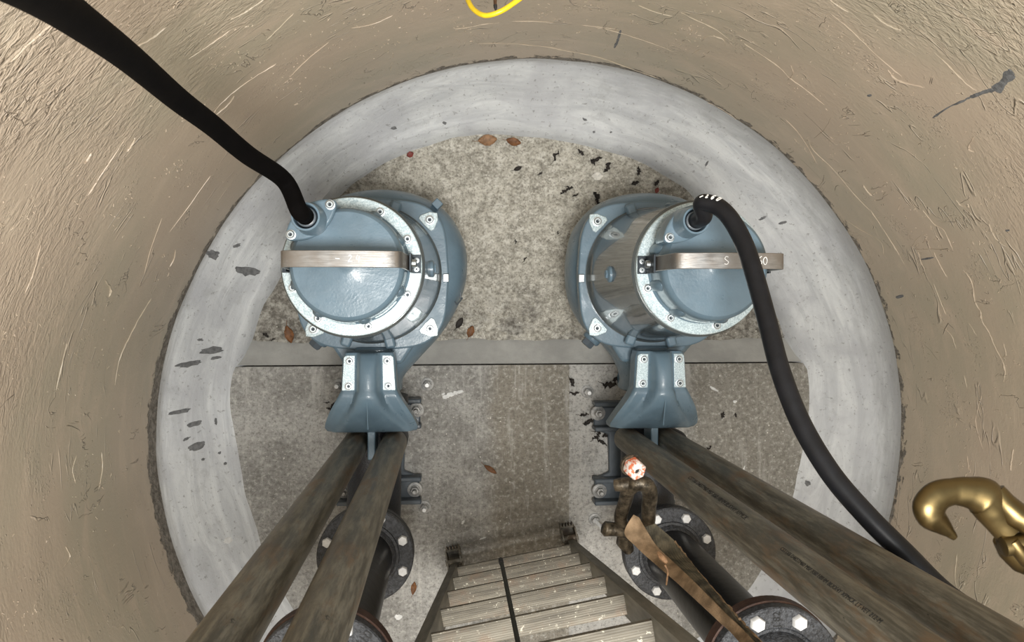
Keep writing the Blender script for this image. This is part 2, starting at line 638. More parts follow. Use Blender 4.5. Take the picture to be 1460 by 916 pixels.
# wall
m = MB()
SEG, NZ = 256, 34
uvl = m.bm.loops.layers.uv.new('UVMap')
rows = []
zs = [.0 + 3.5 * (k / NZ) for k in range(NZ + 1)]
A0 = -PI / 2
for z_ in zs:
    row = []
    for i in range(SEG + 1):
        a = A0 + 2 * PI * i / SEG
        r_ = WR + .006 * fbm((math.cos(a) * 2, math.sin(a) * 2, z_), 1.1)
        row.append((CX + r_ * math.cos(a), CY + r_ * math.sin(a), z_))
    rows.append(row)
vr = [[m.bm.verts.new(p) for p in r] for r in rows]
for k in range(NZ):
    for i in range(SEG):
        fc = m.bm.faces.new((vr[k][i], vr[k + 1][i], vr[k + 1][i + 1], vr[k][i + 1]))
        for lp, (ii, kk) in zip(fc.loops, ((i, k), (i, k + 1), (i + 1, k + 1), (i + 1, k))):
            lp[uvl].uv = (WR * 2 * PI * ii / SEG, zs[kk])


def wall_strip(px_pts, w, h, mi=0, seed=0):
    """a raised drip of coating that follows the wall along measured points"""
    pts = [on_wall(*p) for p in px_pts]
    cyl = [V((math.atan2(p.y - CY, p.x - CX), p.z, 0)) for p in pts]
    for c in cyl:
        if c.x < A0:
            c.x += 2 * PI
    cyl = smooth(cyl, 6)
    n = len(cyl)
    rr = []
    for i, c in enumerate(cyl):
        tdir = (cyl[min(i + 1, n - 1)] - cyl[max(i - 1, 0)])
        tx, tz = tdir.x * WR, tdir.y
        L = math.hypot(tx, tz) or 1
        nx, nz = -tz / L, tx / L
        wob = .6 + .8 * abs(fbm((i * .35 + seed * 5, seed, 0), 1.0)) + .25 * random.random()
        tp = min(1, i / 2 + .25, (n - 1 - i) / 2 + .25) * (1 if n < 14 else .45 + .55 * min(1, max(0, .6 + 2.2 * fbm((i * .22, seed, 9), 1))))
        ww = w * wob * (.4 + .6 * tp)
        jit = .0022 * fbm((i * .6, seed * 3, 5), 1)
        row = []
        for q, hh in ((-1, -.003), (-.45, .75), (.1, 1), (.55, .65), (1, -.003)):
            a = c.x + (nx * (q * ww + jit)) / WR
            z_ = c.y + nz * (q * ww + jit)
            k = WR + .006 * fbm((math.cos(a) * 2, math.sin(a) * 2, z_), 1.1)
            r_ = k - (h * wob * hh * tp if hh > 0 else -.002)
            row.append((m.bm.verts.new((CX + r_ * math.cos(a), CY + r_ * math.sin(a), z_)), WR * (a - A0), z_))
        rr.append(row)
    for i in range(n - 1):
        for j in range(4):
            q4 = (rr[i][j], rr[i][j + 1], rr[i + 1][j + 1], rr[i + 1][j])
            fc = m.bm.faces.new([x_[0] for x_ in q4])
            fc.material_index = mi
            for lp, x_ in zip(fc.loops, q4):
                lp[uvl].uv = (x_[1], max(x_[2], .5))


DRIPS = [
    ([(1185, 20), (1215, 45), (1250, 80), (1285, 110)], 1.0), ([(1245, 20), (1262, 34), (1285, 44)], 1.3),
    ([(1265, 100), (1275, 112), (1290, 119), (1318, 126)], 1.7), ([(1060, 62), (1080, 75), (1110, 95), (1125, 110), (1145, 125), (1175, 150)], 1.1),
    ([(1127, 93), (1131, 103), (1127, 112)], 1.2), ([(1153, 200), (1160, 215), (1190, 245), (1215, 275), (1240, 302)], 1.1),
    ([(1185, 168), (1175, 185), (1160, 198)], .9), ([(1230, 264), (1236, 273), (1243, 280)], 1.8), ([(1362, 286), (1370, 294), (1380, 296), (1379, 291)], 1.7),
    ([(1388, 195), (1380, 212), (1388, 218)], 1.2), ([(1105, 212), (1116, 222), (1126, 234)], .9), ([(1120, 170), (1140, 192), (1165, 235)], .8),
    ([(975, 128), (990, 138), (1020, 150), (1045, 165), (1060, 180), (1088, 200)], 1.1),
    ([(1240, 300), (1256, 325), (1272, 350), (1288, 378)], 1.2), ([(1200, 311), (1225, 328), (1254, 346), (1258, 364)], 1.1),
    ([(1314, 300), (1330, 320), (1345, 330), (1358, 358)], 1.1), ([(1312, 336), (1302, 347), (1303, 356), (1340, 356), (1358, 359)], .9),
    ([(1308, 360), (1312, 375), (1317, 385), (1313, 394)], 1.1), ([(1330, 360), (1340, 380), (1350, 397)], 1.0),
    ([(1372, 385), (1385, 402), (1390, 430), (1398, 445), (1400, 458), (1410, 475), (1418, 495), (1432, 525), (1430, 545)], 1.6),
    ([(1330, 405), (1340, 430), (1348, 450)], .9), ([(1340, 465), (1355, 478), (1362, 498)], 1.0), ([(1430, 490), (1434, 505), (1430, 510)], 1.0),
    ([(1373, 535), (1378, 555)], .9), ([(1410, 320), (1420, 340), (1435, 352)], 1.0), ([(1380, 460), (1392, 480)], .8),
    ([(648, 40), (670, 38), (690, 34), (712, 33)], 1.0), ([(730, 31), (760, 31), (790, 33)], .9), ([(680, 62), (720, 62), (760, 65), (800, 69)], .8),
    ([(780, 67), (810, 72), (850, 80), (900, 98), (940, 112)], 1.1), ([(850, 40), (870, 43), (900, 52), (930, 62), (960, 74)], 1.0),
    ([(910, 8), (935, 18), (960, 24)], 1.1), ([(970, 18), (990, 28), (1020, 42), (1040, 58)], 1.0), ([(830, 36), (850, 38), (880, 42)], .8),
    ([(395, 92), (370, 108), (340, 128), (315, 150), (305, 162)], 1.0), ([(335, 138), (326, 150), (308, 165)], 1.2),
    ([(258, 0), (250, 12), (248, 14)], 1.0), ([(240, 40), (215, 58), (195, 68)], 1.2), ([(180, 195), (160, 225), (140, 255), (125, 280)], 1.1),
    ([(192, 196), (186, 208), (180, 216)], 1.3), ([(130, 218), (124, 228), (120, 234)], 1.6), ([(380, 0), (350, 20), (330, 30)], .9),
    ([(75, 35), (45, 60), (15, 90)], 1.0), ([(330, 45), (300, 65), (270, 85)], .7), ([(150, 400), (158, 412), (156, 424)], 1.8),
    ([(215, 425), (200, 450), (185, 480), (172, 510), (165, 550)], 1.2), ([(248, 355), (246, 368), (240, 380)], 1.2),
    ([(97, 490), (90, 520), (82, 560)], .9), ([(110, 650), (104, 670), (108, 690)], 1.0), ([(145, 645), (146, 670), (140, 700)], 1.0),
    ([(92, 780), (98, 795), (88, 810)], 1.1), ([(60, 350), (50, 390), (38, 420)], .8), ([(1000, 60), (1010, 52), (1030, 56), (1034, 66)], 1.0),
    ([(1400, 560), (1390, 600), (1400, 640)], .8), ([(1445, 640), (1442, 660), (1441, 672)], 1.3), ([(1365, 790), (1362, 820), (1364, 838)], 1.1),
    ([(1378, 650), (1381, 672)], .9), ([(1210, 18), (1190, 5), (1170, -12)], 1.1), ([(985, 78), (1000, 70)], 1.0),
    ([(1330, 75), (1350, 92), (1375, 118), (1392, 130)], 1.0), ([(560, 20), (530, 34), (500, 40)], .8), ([(470, 60), (440, 84), (415, 110)], .8),
    ([(300, 250), (270, 290), (240, 330)], .7), ([(420, 20), (400, 40), (380, 60)], .8), ([(230, 310), (215, 350), (205, 390)], .7),
]
for i, (pp, w_) in enumerate(DRIPS):
    wall_strip(pp, .0016 * w_, .0027 * w_, 0, i)
# small loose flecks of coating, in clusters
CL = [(240, 385, 22), (290, 165, 20), (250, 245, 18), (170, 20, 30), (70, 130, 40), (40, 300, 40), (330, 70, 30), (25, 880, 20), (30, 480, 20), (1235, 360, 16), (1322, 335, 16),
      (1290, 150, 22), (1330, 215, 26), (1370, 235, 24), (1415, 270, 20), (1200, 200, 24), (1290, 210, 26), (1145, 210, 16), (1085, 60, 20), (1200, 60, 24), (1240, 100, 20), (1400, 590, 30),
      (1350, 600, 26), (1372, 665, 10), (1368, 740, 14), (1340, 810, 18), (600, 10, 26), (520, 30, 26), (560, 60, 30), (840, 12, 30), (900, 30, 30), (1010, 20, 26), (980, 45, 20),
      (420, 110, 26), (150, 520, 40), (120, 700, 40), (170, 300, 30), (1400, 400, 30), (1300, 470, 40), (1420, 720, 30), (1130, 130, 26), (470, 70, 30), (660, 45, 20), (780, 20, 26), (1440, 520, 20),
      (1250, 270, 26), (1300, 300, 20), (1385, 340, 26)]
for i in range(1150):
    if i % 3:
        cx_, cy_, cr_ = random.choice(CL)
        px, py = random.gauss(cx_, cr_ * .6), random.gauss(cy_, cr_ * .6)
    else:
        side = random.random()
        if side < .38:
            px, py = random.uniform(0, 330), random.uniform(0, 900)
        elif side < .75:
            px, py = random.uniform(1130, 1460), random.uniform(0, 900)
        else:
            px, py = random.uniform(300, 1300), random.uniform(0, 130)
    q = on_wall(px, py)
    if q.z < .34:
        continue
    a = random.uniform(0, PI)
    L = random.choice((.5, .7, 1.0, 1.4, 2.0, 3.2)) if i % 3 else random.choice((.6, 1.2, 2.2))
    wall_strip([(px - L * math.cos(a), py - L * math.sin(a)), (px + random.uniform(-.8, .8), py + random.uniform(-.8, .8)), (px + L * math.cos(a), py + L * math.sin(a))],
               random.uniform(.0008, .0017), random.uniform(.0010, .0024), 0, i + 200)
# dark stains on the wall
for pp, w_ in (([(1328, 170), (1350, 155), (1372, 145), (1385, 138)], .006), ([(1382, 140), (1402, 132), (1418, 128)], .010),
               ([(1418, 130), (1428, 120), (1440, 106), (1445, 104)], .026), ([(885, 43), (881, 57), (876, 68)], .008),
               ([(1312, 371), (1330, 368)], .007), ([(1276, 425), (1287, 422)], .012), ([(1236, 138), (1242, 136)], .008), ([(1434, 329), (1440, 328)], .006)):
    wall_strip(pp, w_, .0014, 1, 3)
m.build('wall_around', ['wall', 'dark_stain'], fix=False)['kind'] = 'structure'

# bench
m = MB()
uvl = m.bm.loops.layers.uv.new('UVMap')
NQ, SEGB = 18, 240
qs = [-.25] + [k / NQ for k in range(NQ + 1)]
vr, uvs = [], []
for q in qs:
    row = []
    for i in range(SEGB + 1):
        a = A0 + 2 * PI * i / SEGB
        ri = inner_r(a)
        r_ = ri + (WR + .01 - ri) * q if q >= 0 else ri - .035
        z_ = -.11 if q < 0 else bench_prof(q, a)
        if q == 0:
            z_ = -.008 if CY + r_ * math.sin(a) < YS else -.03
            r_ -= 0 if z_ > -.02 else .012
        row.append(m.bm.verts.new((CX + r_ * math.cos(a), CY + r_ * math.sin(a), z_)))
    vr.append(row)
for k in range(len(qs) - 1):
    for i in range(SEGB):
        fc = m.bm.faces.new((vr[k][i], vr[k][i + 1], vr[k + 1][i + 1], vr[k + 1][i]))
        for lp, (ii, kk) in zip(fc.loops, ((i, k), (i + 1, k), (i + 1, k + 1), (i, k + 1))):
            lp[uvl].uv = (WR * 2 * PI * ii / SEGB, qs[kk])
for i, (px, py, rx, ry, ro) in enumerate([(355, 387, 14, 6, -.1), (303, 500, 12, 5, .1), (277, 605, 7, 4, .4), (281, 637, 9, 5, .3), (298, 362, 6, 6, 0), (310, 510, 6, 2.5, .1),
                                          (335, 350, 5, 2, .5), (284, 485, 3, 2, 0), (262, 628, 4, 2, .5), (315, 645, 2, 2, 0), (290, 655, 2, 2, 0), (323, 660, 2, 2, 0),
                                          (562, 184, 4, 2, .2), (634, 182, 3, 2, 0), (842, 194, 2, 1.5, 0), (833, 172, 4, 1.5, -.4), (1085, 312, 5, 2, .5), (1115, 318, 5, 2, .3),
                                          (1148, 688, 4, 4, 0), (265, 520, 12, 4, .2), (250, 590, 10, 3, .1), (310, 600, 1.5, 5, 0), (865, 195, 2, 1, 0), (1005, 235, 4, 1.5, 1.4)]):
    q = P(px, py, .09)
    q = P(px, py, bench_z(q.x, q.y))
    add_decal(m.bm, q.x, q.y, rx / 370, ry / 370, ro, bench_z, 1, i)
q = P(327, 769, .05)
add_decal(m.bm, q.x, q.y, .014, .012, 0, bench_z, 2, 40, .004)
m.build('trim_1', ['bench', 'dark_stain', 'white'], fix=False)['kind'] = 'structure'

# slab
m = MB()
n = 120
pts = []
for i in range(n + 1):
    a = PI + (PI) * i / n
    pts.append((CX + 1.3 * math.cos(a), CY + 1.3 * math.sin(a)))
xa = math.sqrt(1.3**2 - (YS - CY)**2)
NXX, NYY = 90, 60
rows = []
for j in range(NYY + 1):
    y_ = YS - .003 - (1.32 + YS - CY - .02) * j / NYY
    row = []
    for i in range(NXX + 1):
        hw = math.sqrt(max(0.001, 1.32**2 - (y_ - CY)**2))
        x_ = CX - hw + 2 * hw * i / NXX
        z_ = .0015 * fbm((x_, y_, 0), 5) - (.006 if j == 0 else 0)
        row.append((x_, y_, z_))
    rows.append(row)
rows.insert(0, [(x_, YS - .001, -.10) for x_, _, _ in rows[0]])
m.grid(rows)
for i, (px, py, rx, ry, ro, mi) in enumerate([(636, 566, 5, 3, .3, 1), (642, 563, 6, 3, .2, 1), (649, 561, 5, 2.6, .1, 1), (656, 559, 5, 2.4, .2, 1), (632, 562, 2.5, 1.5, .4, 1), (660, 745, 4, 2, 1, 1), (688, 768, 5, 1, .3, 1), (590, 838, 2, 2, 0, 1),
                                              (1018, 555, 1.6, 8, 1.1, 1), (1060, 670, 5, 1.5, 1.2, 1), (1048, 573, 3, 2, 0, 1),
                                              (568, 880, 5, 4, 0, 1)]):
    q = P(px, py, 0)
    add_decal(m.bm, q.x, q.y, rx / 350, ry / 350, ro, floor_z, mi, i + 60)
m.build('floor', ['slab', 'white'], fix=False)['kind'] = 'structure'
# sloped mortar at the step
m = MB()
rows = []
for q in (0, .03, .08, .25, .45, .65, .85, 1.0, 1.15):
    row = []
    for i in range(121):
        x_ = CX - 1.26 + 2.52 * i / 120
        jy = .008 * fbm((x_, 0, 0), 4) * q
        y_ = YS + .0 + (YF - YS) * q + jy
        z_ = -.09 if q == 0 else -.010 - .052 * (q ** .9) - (.012 if q > 1.1 else 0) + .002 * fbm((x_, y_, 3), 6)
        row.append((x_, y_, z_))
    rows.append(row)
m.grid([r[::-1] for r in rows])
m.build('trim_2', 'fillet', fix=False)['kind'] = 'structure'
# sump floor
m = MB()
rows = []
for j in range(101):
    y_ = YS - .02 + (CY + 1.30 - YS) * j / 100
    hw = math.sqrt(max(.01, 1.33**2 - (y_ - CY)**2))
    rows.append([(CX - hw + 2 * hw * i / 140, y_, -.062 + .006 * fbm((CX - hw + 2 * hw * i / 140, y_, 7), 9, 4)) for i in range(141)])
m.grid([r[::-1] for r in rows])
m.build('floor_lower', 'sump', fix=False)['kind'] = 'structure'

# ---------------------------------------------------------------- pump


def screw(mb_h, mb_s, x, y, z, r=.011, h=.010):
    """socket screw: washer ring, head with a recess"""
    mb_h.lathe([(r * 1.35, z), (r * 1.35, z + h * .25), (r, z + h * .3), (r, z + h * .85), (r * .85, z + h), (r * .5, z + h), (r * .45, z + h * .4)], 20, T(x, y, 0))
    mb_s.lathe([(r * .46, z + h * .3), (r * .46, z + h * .45)], 6, T(x, y, 0))


def screws(parent, lst, name='screw', r=.011, h=.010):
    for x, y, z in lst:
        a = MB()
        b = MB()
        screw(a, b, x, y, z, r, h)
        o = a.build(name, 'screw', parent)
        b.build('socket', 'screw_dark', o)


def make_pump():
    root = empty('submersible_pump', (PX1, PY, 0))
    # volute
    out = [(.33, .02), (.315, .14), (.245, .245), (.12, .305), (-.03, .312), (-.16, .272), (-.245, .18), (-.275, .05), (-.265, -.08), (-.215, -.18),
           (-.14, -.25), (-.085, -.32), (-.060, -.385), (-.056, -.43), (.075, -.43), (.095, -.37), (.155, -.30), (.235, -.21), (.30, -.10)]
    o2 = smooth([(x, y, 0) for x, y in out], 6, True)
    n = len(o2)
    nr = []
    for i in range(n):
        t_ = (o2[(i + 1) % n] - o2[(i - 1) % n]).normalized()
        nr.append(V((t_.y, -t_.x, 0)))
    m = MB()
    rows = []
    for q in range(13):
        a = -PI / 2 + PI * q / 12
        ins = .085 * (1 - math.cos(a)) ** 1.1
        z_ = .235 + .165 * math.sin(a)
        rows.append([tuple(o2[i] - nr[i] * ins + V((0, 0, z_))) for i in range(n)])
    vr = m.grid(rows, True)
    m.bm.faces.new(vr[0][::-1])
    m.bm.faces.new(vr[-1])
    vol = m.build('volute', 'paint', root)
    # rotation arrow and cast marks
    m = MB()
    arr = [(-.022, .035), (-.022, -.02), (-.034, -.02), (-.01, -.045), (.014, -.02), (.004, -.02), (.004, .035)]
    for i in range(len(arr)):
        a, b = arr[i], arr[(i + 1) % len(arr)]
        pa, pb = V((.300 + a[0] * .8, -.06 + a[1], .322 - a[0] * .9)), V((.300 + b[0] * .8, -.06 + b[1], .322 - b[0] * .9))
        m.tube([pa, pb], .0022, 6)
    for i in range(16):
        m.box((.295 + random.uniform(-.008, .012), -.005 + .0075 * i, .328), (.007, .0035, .006))
    m.build('cast_arrow', 'paint_dark', vol)
    # foot under the volute
    for x_, y_ in ((-.17, .15), (.2, .15), (0, -.12)):
        m = MB()
        m.lathe([(.035, -.062), (.045, -.05), (.05, .14)], 20, T(x_, y_, 0))
        m.build('foot', 'paint', root)
    # flange between volute and motor
    fo = []
    for i in range(96):
        a = 2 * PI * i / 96
        r_ = .262 + .040 * (abs(math.sin(2 * a)) ** 3)
        fo.append((r_ * math.cos(a), r_ * math.sin(a)))
    m = MB()
    m.prism(fo, .385, .43)
    fl = m.build('flange', 'paint', root, .006, seg=3)
    for sx in (-1, 1):
        for sy in (-1, 1):
            m = MB()
            cx_, cy_ = sx * .197, sy * .187
            dx, dy = sx * .72, sy * .69
            px_, py_ = -dy, dx
            pts = []
            for a_, b_ in ((.036, 0), (.020, .020), (-.012, .034), (-.024, .030), (-.026, 0), (-.024, -.030), (-.012, -.034), (.020, -.020)):
                pts.append((cx_ + dx * a_ + px_ * b_, cy_ + dy * a_ + py_ * b_))
            m.prism(pts, .428, .436)
            m.build('bolt_pad', 'pale', fl, .002)
            screws(fl, [(cx_, cy_, .436)], 'flange_screw', .0125, .012)
    # small plug on the flange's long edges, side lug
    for sx in (-1, 1):
        m = MB()
        m.box((sx * .252, -.012, .434), (.020, .028, .012))
        m.build('clip', 'screw', fl, .002)
    m = MB()
    m.box((.222, .250, .368), (.03, .03, .04), rot=Matrix.Rotation(.8, 3, 'Z'))
    m.build('lug', 'paint', root, .003)
    # inspection plug, lower left
    dirv = math.atan2(-.75, -.66)
    m = MB()
    R_ = Matrix.Translation((-.165, -.195, .33)) @ Matrix.Rotation(dirv, 4, 'Z') @ Matrix.Rotation(PI / 2, 4, 'Y')
    m.lathe([(.034, -.03), (.034, .05), (.029, .056)], 28, R_)
    m.build('plug_boss', 'paint', root)
    m = MB()
    m.hexa(.024, .055, .078, R_)
    m.build('plug', 'paint_dark', root)
    # motor housing
    m = MB()
    m.lathe([(.238, .425), (.238, .445), (.232, .452), (.226, .50), (.216, .60), (.207, .72), (.201, .82), (.197, .90), (.1965, .925), (.190, .932), (.15, .934)], 96)
    mh = m.build('motor_housing', 'housing', root)
    for ang in (2, 182, 92):
        a = math.radians(ang)
        m = MB()
        R_ = Matrix.Translation((.206 * math.cos(a), .206 * math.sin(a), .70)) @ Matrix.Rotation(a, 4, 'Z') @ Matrix.Rotation(PI / 2, 4, 'Y')
        m.lathe([(.026, -.01), (.026, .008), (.020, .012)], 24, R_)
        m.lathe([(.014, .01), (.014, .018), (.006, .020)], 6, R_)
        m.build('housing_plug', 'paint', mh)
    for ang in (70, 110, 250, 285):
        a = math.radians(ang)
        m = MB()
        m.box((.236 * math.cos(a), .236 * math.sin(a), .46), (.05, .035, .03), rot=Matrix.Rotation(a, 3, 'Z'))
        m.build('rib', 'paint', mh, .008)
    # ring
    m = MB()
    m.ring(.189, .142, .930, .952, 96)
    ring = m.build('lid_ring', 'pale', root)
    angs = [63, 27, -27, -75, -123, -160, 160, 105]
    screws(root, [(.168 * math.cos(math.radians(a)), .168 * math.sin(math.radians(a)), .952) for a in angs if a not in (160,)], 'lid_screw', .0095, .010)
    # lid
    m = MB()
    m.lathe([(.156, .944), (.157, .956), (.151, .962), (.149, 1.03), (.1475, 1.052), (.143, 1.064), (.135, 1.0705), (.08, 1.0730), (.026, 1.0760), (.016, 1.079), (.009, 1.084), (.003, 1.086)], 96)
    lid = m.build('lid', 'paint', root)
    for a in angs:
        a = math.radians(a)
        m = MB()
        m.lathe([(.019, .95), (.018, 1.02), (.008, 1.036)], 18, T(.142 * math.cos(a), .142 * math.sin(a), 0))
        m.build('lid_boss', 'paint', lid)
    for r_, z_ in ((.1535, .975), (.1525, .992)):
        for a0, a1 in ((-122, -84), (-65, -36)):
            m = MB()
            m.tube([(r_ * math.cos(math.radians(a)), r_ * math.sin(math.radians(a)), z_) for a in range(a0, a1, 3)], .0014, 6)
            m.build('cast_line', 'pale', lid)
    # handle: flat strap bent into a bow
    prof = [(-.158, .955), (-.1545, 1.0), (-.150, 1.06), (-.147, 1.12), (-.142, 1.155), (-.128, 1.170), (-.08, 1.178), (0, 1.182), (.08, 1.178), (.128, 1.170), (.142, 1.155),
            (.147, 1.12), (.150, 1.06), (.1545, 1.0), (.158, .955)]
    pp = smooth([(x, 0, z_) for x, z_ in prof], 4)
    m = MB()
    w, th = .0205, .006
    rows = []
    for i, p in enumerate(pp):
        t_ = (pp[min(i + 1, len(pp) - 1)] - pp[max(i - 1, 0)]).normalized()
        nn = V((-t_.z, 0, t_.x))
        rows.append([p + V((0, -w, 0)) - nn * th / 2, p + V((0, w, 0)) - nn * th / 2, p + V((0, w, 0)) + nn * th / 2, p + V((0, -w, 0)) + nn * th / 2])
    vr = m.grid([[tuple(c) for c in r] for r in rows], True)
    m.bm.faces.new(vr[0][::-1])
    m.bm.faces.new(vr[-1])
    hd = m.build('handle', 'steel', root, .0015, loc=(0, .008, 0))
    for sx in (-1, 1):
        m = MB()
        m.box((sx * .161, .008, .995), (.006, .050, .09))
        m.box((sx * .172, .008, .956), (.028, .050, .006))
        br = m.build('handle_bracket', 'screw_dark', root, .001)
        m = MB()
        m.lathe([(.011, 0), (.011, .010), (.008, .012)], 16, Matrix.Translation((sx * .164, .008, 1.0)) @ Matrix.Rotation(sx * PI / 2, 4, 'Y'))
        m.build('handle_bolt', 'screw', br)
        screws(root, [(sx * .174, -.006, .958), (sx * .174, .018, .958)], 'bracket_screw', .0055, .006)
    # cable entry
    ce = V((-.086, .112))
    m = MB()
    ea = math.radians(38)
    ex, ey = math.cos(ea), math.sin(ea)
    ear = []
    for k in range(40):
        a = 2 * PI * k / 40
        l_, s_ = .078 * math.cos(a), .040 * math.sin(a) * (1 - .35 * abs(math.cos(a)) ** 2)
        ear.append((ce.x + ex * l_ - ey * s_, ce.y + ey * l_ + ex * s_))
    m.prism(ear, 1.0, 1.086)
    en = m.build('cable_entry', 'paint', root, .006, seg=3)
    m = MB()
    m.lathe([(.043, 1.06), (.040, 1.09), (.036, 1.15), (.0345, 1.156), (.030, 1.156), (.028, 1.150), (.028, 1.10)], 40, T(ce.x, ce.y, 0))
    m.build('gland_cup', 'paint', en)
    m = MB()
    m.lathe([(.0285, 1.10), (.0285, 1.130), (.0245, 1.136), (.0245, 1.150), (.021, 1.152)], 32, T(ce.x, ce.y, 0))
    m.build('gland_nut', 'paint_dark', en)
    screws(en, [(ce.x + ex * .062, ce.y + ey * .062, 1.086), (ce.x - ex * .062, ce.y - ey * .062, 1.086)], 'entry_screw', .0095, .011)
    # outlet collar
    m = MB()
    m.prism([(-.10, -.31), (.10, -.31), (.19, -.17), (-.19, -.17)], .33, .415)
    m.prism([(-.06, -.30), (.06, -.30), (.06, -.25), (-.06, -.25)], .33, .45)
    m.build('outlet_collar', 'paint', root, .012, seg=3)
    # guide claw
    ys = [-.262, -.27, -.285, -.31, -.34, -.37, -.385, -.395, -.41, -.43, -.45, -.47, -.49, -.505, -.52, -.530, -.535]

    def lerp(tab, y_):
        for (a, va), (b, vb) in zip(tab, tab[1:]):
            if a >= y_ >= b:
                k = (a - y_) / (a - b)
                return va + (vb - va) * k
        return tab[-1][1] if y_ < tab[-1][0] else tab[0][1]
    W_ = [(-.262, .078), (-.28, .085), (-.385, .090), (-.42, .108), (-.46, .132), (-.50, .150), (-.52, .156), (-.535, .150)]
    TWt = [(-.262, .032), (-.385, .034), (-.43, .050), (-.47, .078), (-.51, .112), (-.535, .130)]
    ZB = [(-.262, .545), (-.27, .55), (-.385, .55), (-.395, .556), (-.42, .553), (-.45, .54), (-.48, .518), (-.51, .49), (-.535, .458)]
    TH = [(-.262, .020), (-.30, .050), (-.36, .062), (-.41, .058), (-.45, .048), (-.50, .034), (-.535, .024)]
    m = MB()
    rows = []
    NX = 40
    for y_ in ys:
        w_, tw, zb, th_ = (lerp(t_, y_) for t_ in (W_, TWt, ZB, TH))
        row = [(-w_, y_, zb - .075), (-w_, y_, zb - .02)]
        for i in range(NX + 1):
            x_ = -w_ + 2 * w_ * i / NX
            e = min(1, max(0, (tw - abs(x_)) / .018 + .5))
            e = e * e * (3 - 2 * e)
            edge_ = .008 * max(0, (abs(x_) / w_) - .9) / .1
            row.append((x_, y_, zb + th_ * e * (1 - .25 * (x_ / tw) ** 2 if abs(x_) < tw else 1) - edge_))
        row += [(w_, y_, zb - .02), (w_, y_, zb - .075)]
        rows.append(row)
    vr = m.grid(rows, True)
    m.bm.faces.new(vr[0])
    m.bm.faces.new(vr[-1][::-1])
    claw = m.build('guide_claw', 'paint', root, angle=50)
    for sx in (-1, 1):
        m = MB()
        pts = [(sx * .044, -.270), (sx * .072, -.270), (sx * .080, -.276), (sx * .087, -.385), (sx * .0455, -.385)]
        if sx > 0:
            pts = pts[::-1]
        m.prism(pts, .545, .5535)
        m.build('claw_pad', 'pale', claw, .0015)
        screws(claw, [(sx * .0605, -.288, .5535), (sx * .064, -.370, .5535)], 'claw_screw', .0105, .010)
    m = MB()
    m.box((0, -.570, .432), (.026, .12, .10))
    m.build('guide_blade', 'paint', root, .004)
    m = MB()
    m.box((0, -.46, .595), (.004, .10, .004), rot=Matrix.Rotation(-.28, 3, 'X').inverted())
    m.build('parting_seam', 'paint', claw)
    return root


pump1 = make_pump()
tag(pump1, 'blue-grey submersible pump under the cable that runs to the upper left corner', 'pump', 'blue-grey submersible pumps in the well')
pump2 = copy_tree(pump1)
pump2.location.x = PX2
tag(pump2, 'blue-grey submersible pump whose bent cable hangs across its handle', 'pump', 'blue-grey submersible pumps in the well')


def scribble(parent, strokes, mat, name='lettering', z=.004, r=.0011, loc=(0, 0, 0)):
    m = MB()
    for s_ in strokes:
        m.tube(smooth([(x, y, z) for x, y in s_], 4), r, 6, flat=(1, .5, (0, 0, 1)))
    return m.build(name, mat, parent, loc=loc)


def hz(x):
    return 1.1855 - .0034 * (x / .08) ** 2


S_0 = [(0, .5), (.35, .62), (.55, .1), (.35, -.55), (0, -.5), (-.15, .1), (.05, .55)]
S_6 = [(.5, .8), (.05, .4), (-.1, -.2), (.1, -.6), (.45, -.5), (.5, -.1), (.2, .05), (-.05, -.1)]
S_2 = [(-.1, .5), (.2, .8), (.5, .5), (.2, 0), (-.2, -.55), (.3, -.5), (.7, -.55)]
S_4a = [(.2, .8), (-.1, 0), (.6, .05)]
S_4b = [(.55, .6), (.45, 0), (.4, -.7)]
S_S = [(.5, .6), (.1, .7), (-.1, .35), (.2, .05), (.5, -.2), (.3, -.6), (-.2, -.5)]


def place(s_, x, y, k):
    return [(x + a * k, y + b * k) for a, b in s_]


def strokes3(parent, lst, mat):
    m = MB()
    for s_ in lst:
        m.tube([(p.x, p.y + .008, hz(p.x) + .0002) for p in smooth([(x, y, 0) for x, y in s_], 4)], .0011, 6, flat=(1, .5, (0, 0, 1)))
    return tag(m.build('lettering', mat, parent), 'white scrawled number')


strokes3(pump1, [place(S_2, .022, 0, .012), place(S_4a, .040, 0, .012), place(S_4b, .040, 0, .012), place([(-.9, .1), (0, 0)], .0, 0, .012)], 'white')
strokes3(pump2, [place(S_S, -.020, 0, .015)], 'white')
strokes3(pump2, [place(S_6, .068, 0, .015), place(S_0, .082, 0, .015)], 'white')

# ---------------------------------------------------------------- discharge elbows and risers
DX, DY = -.275, -.83


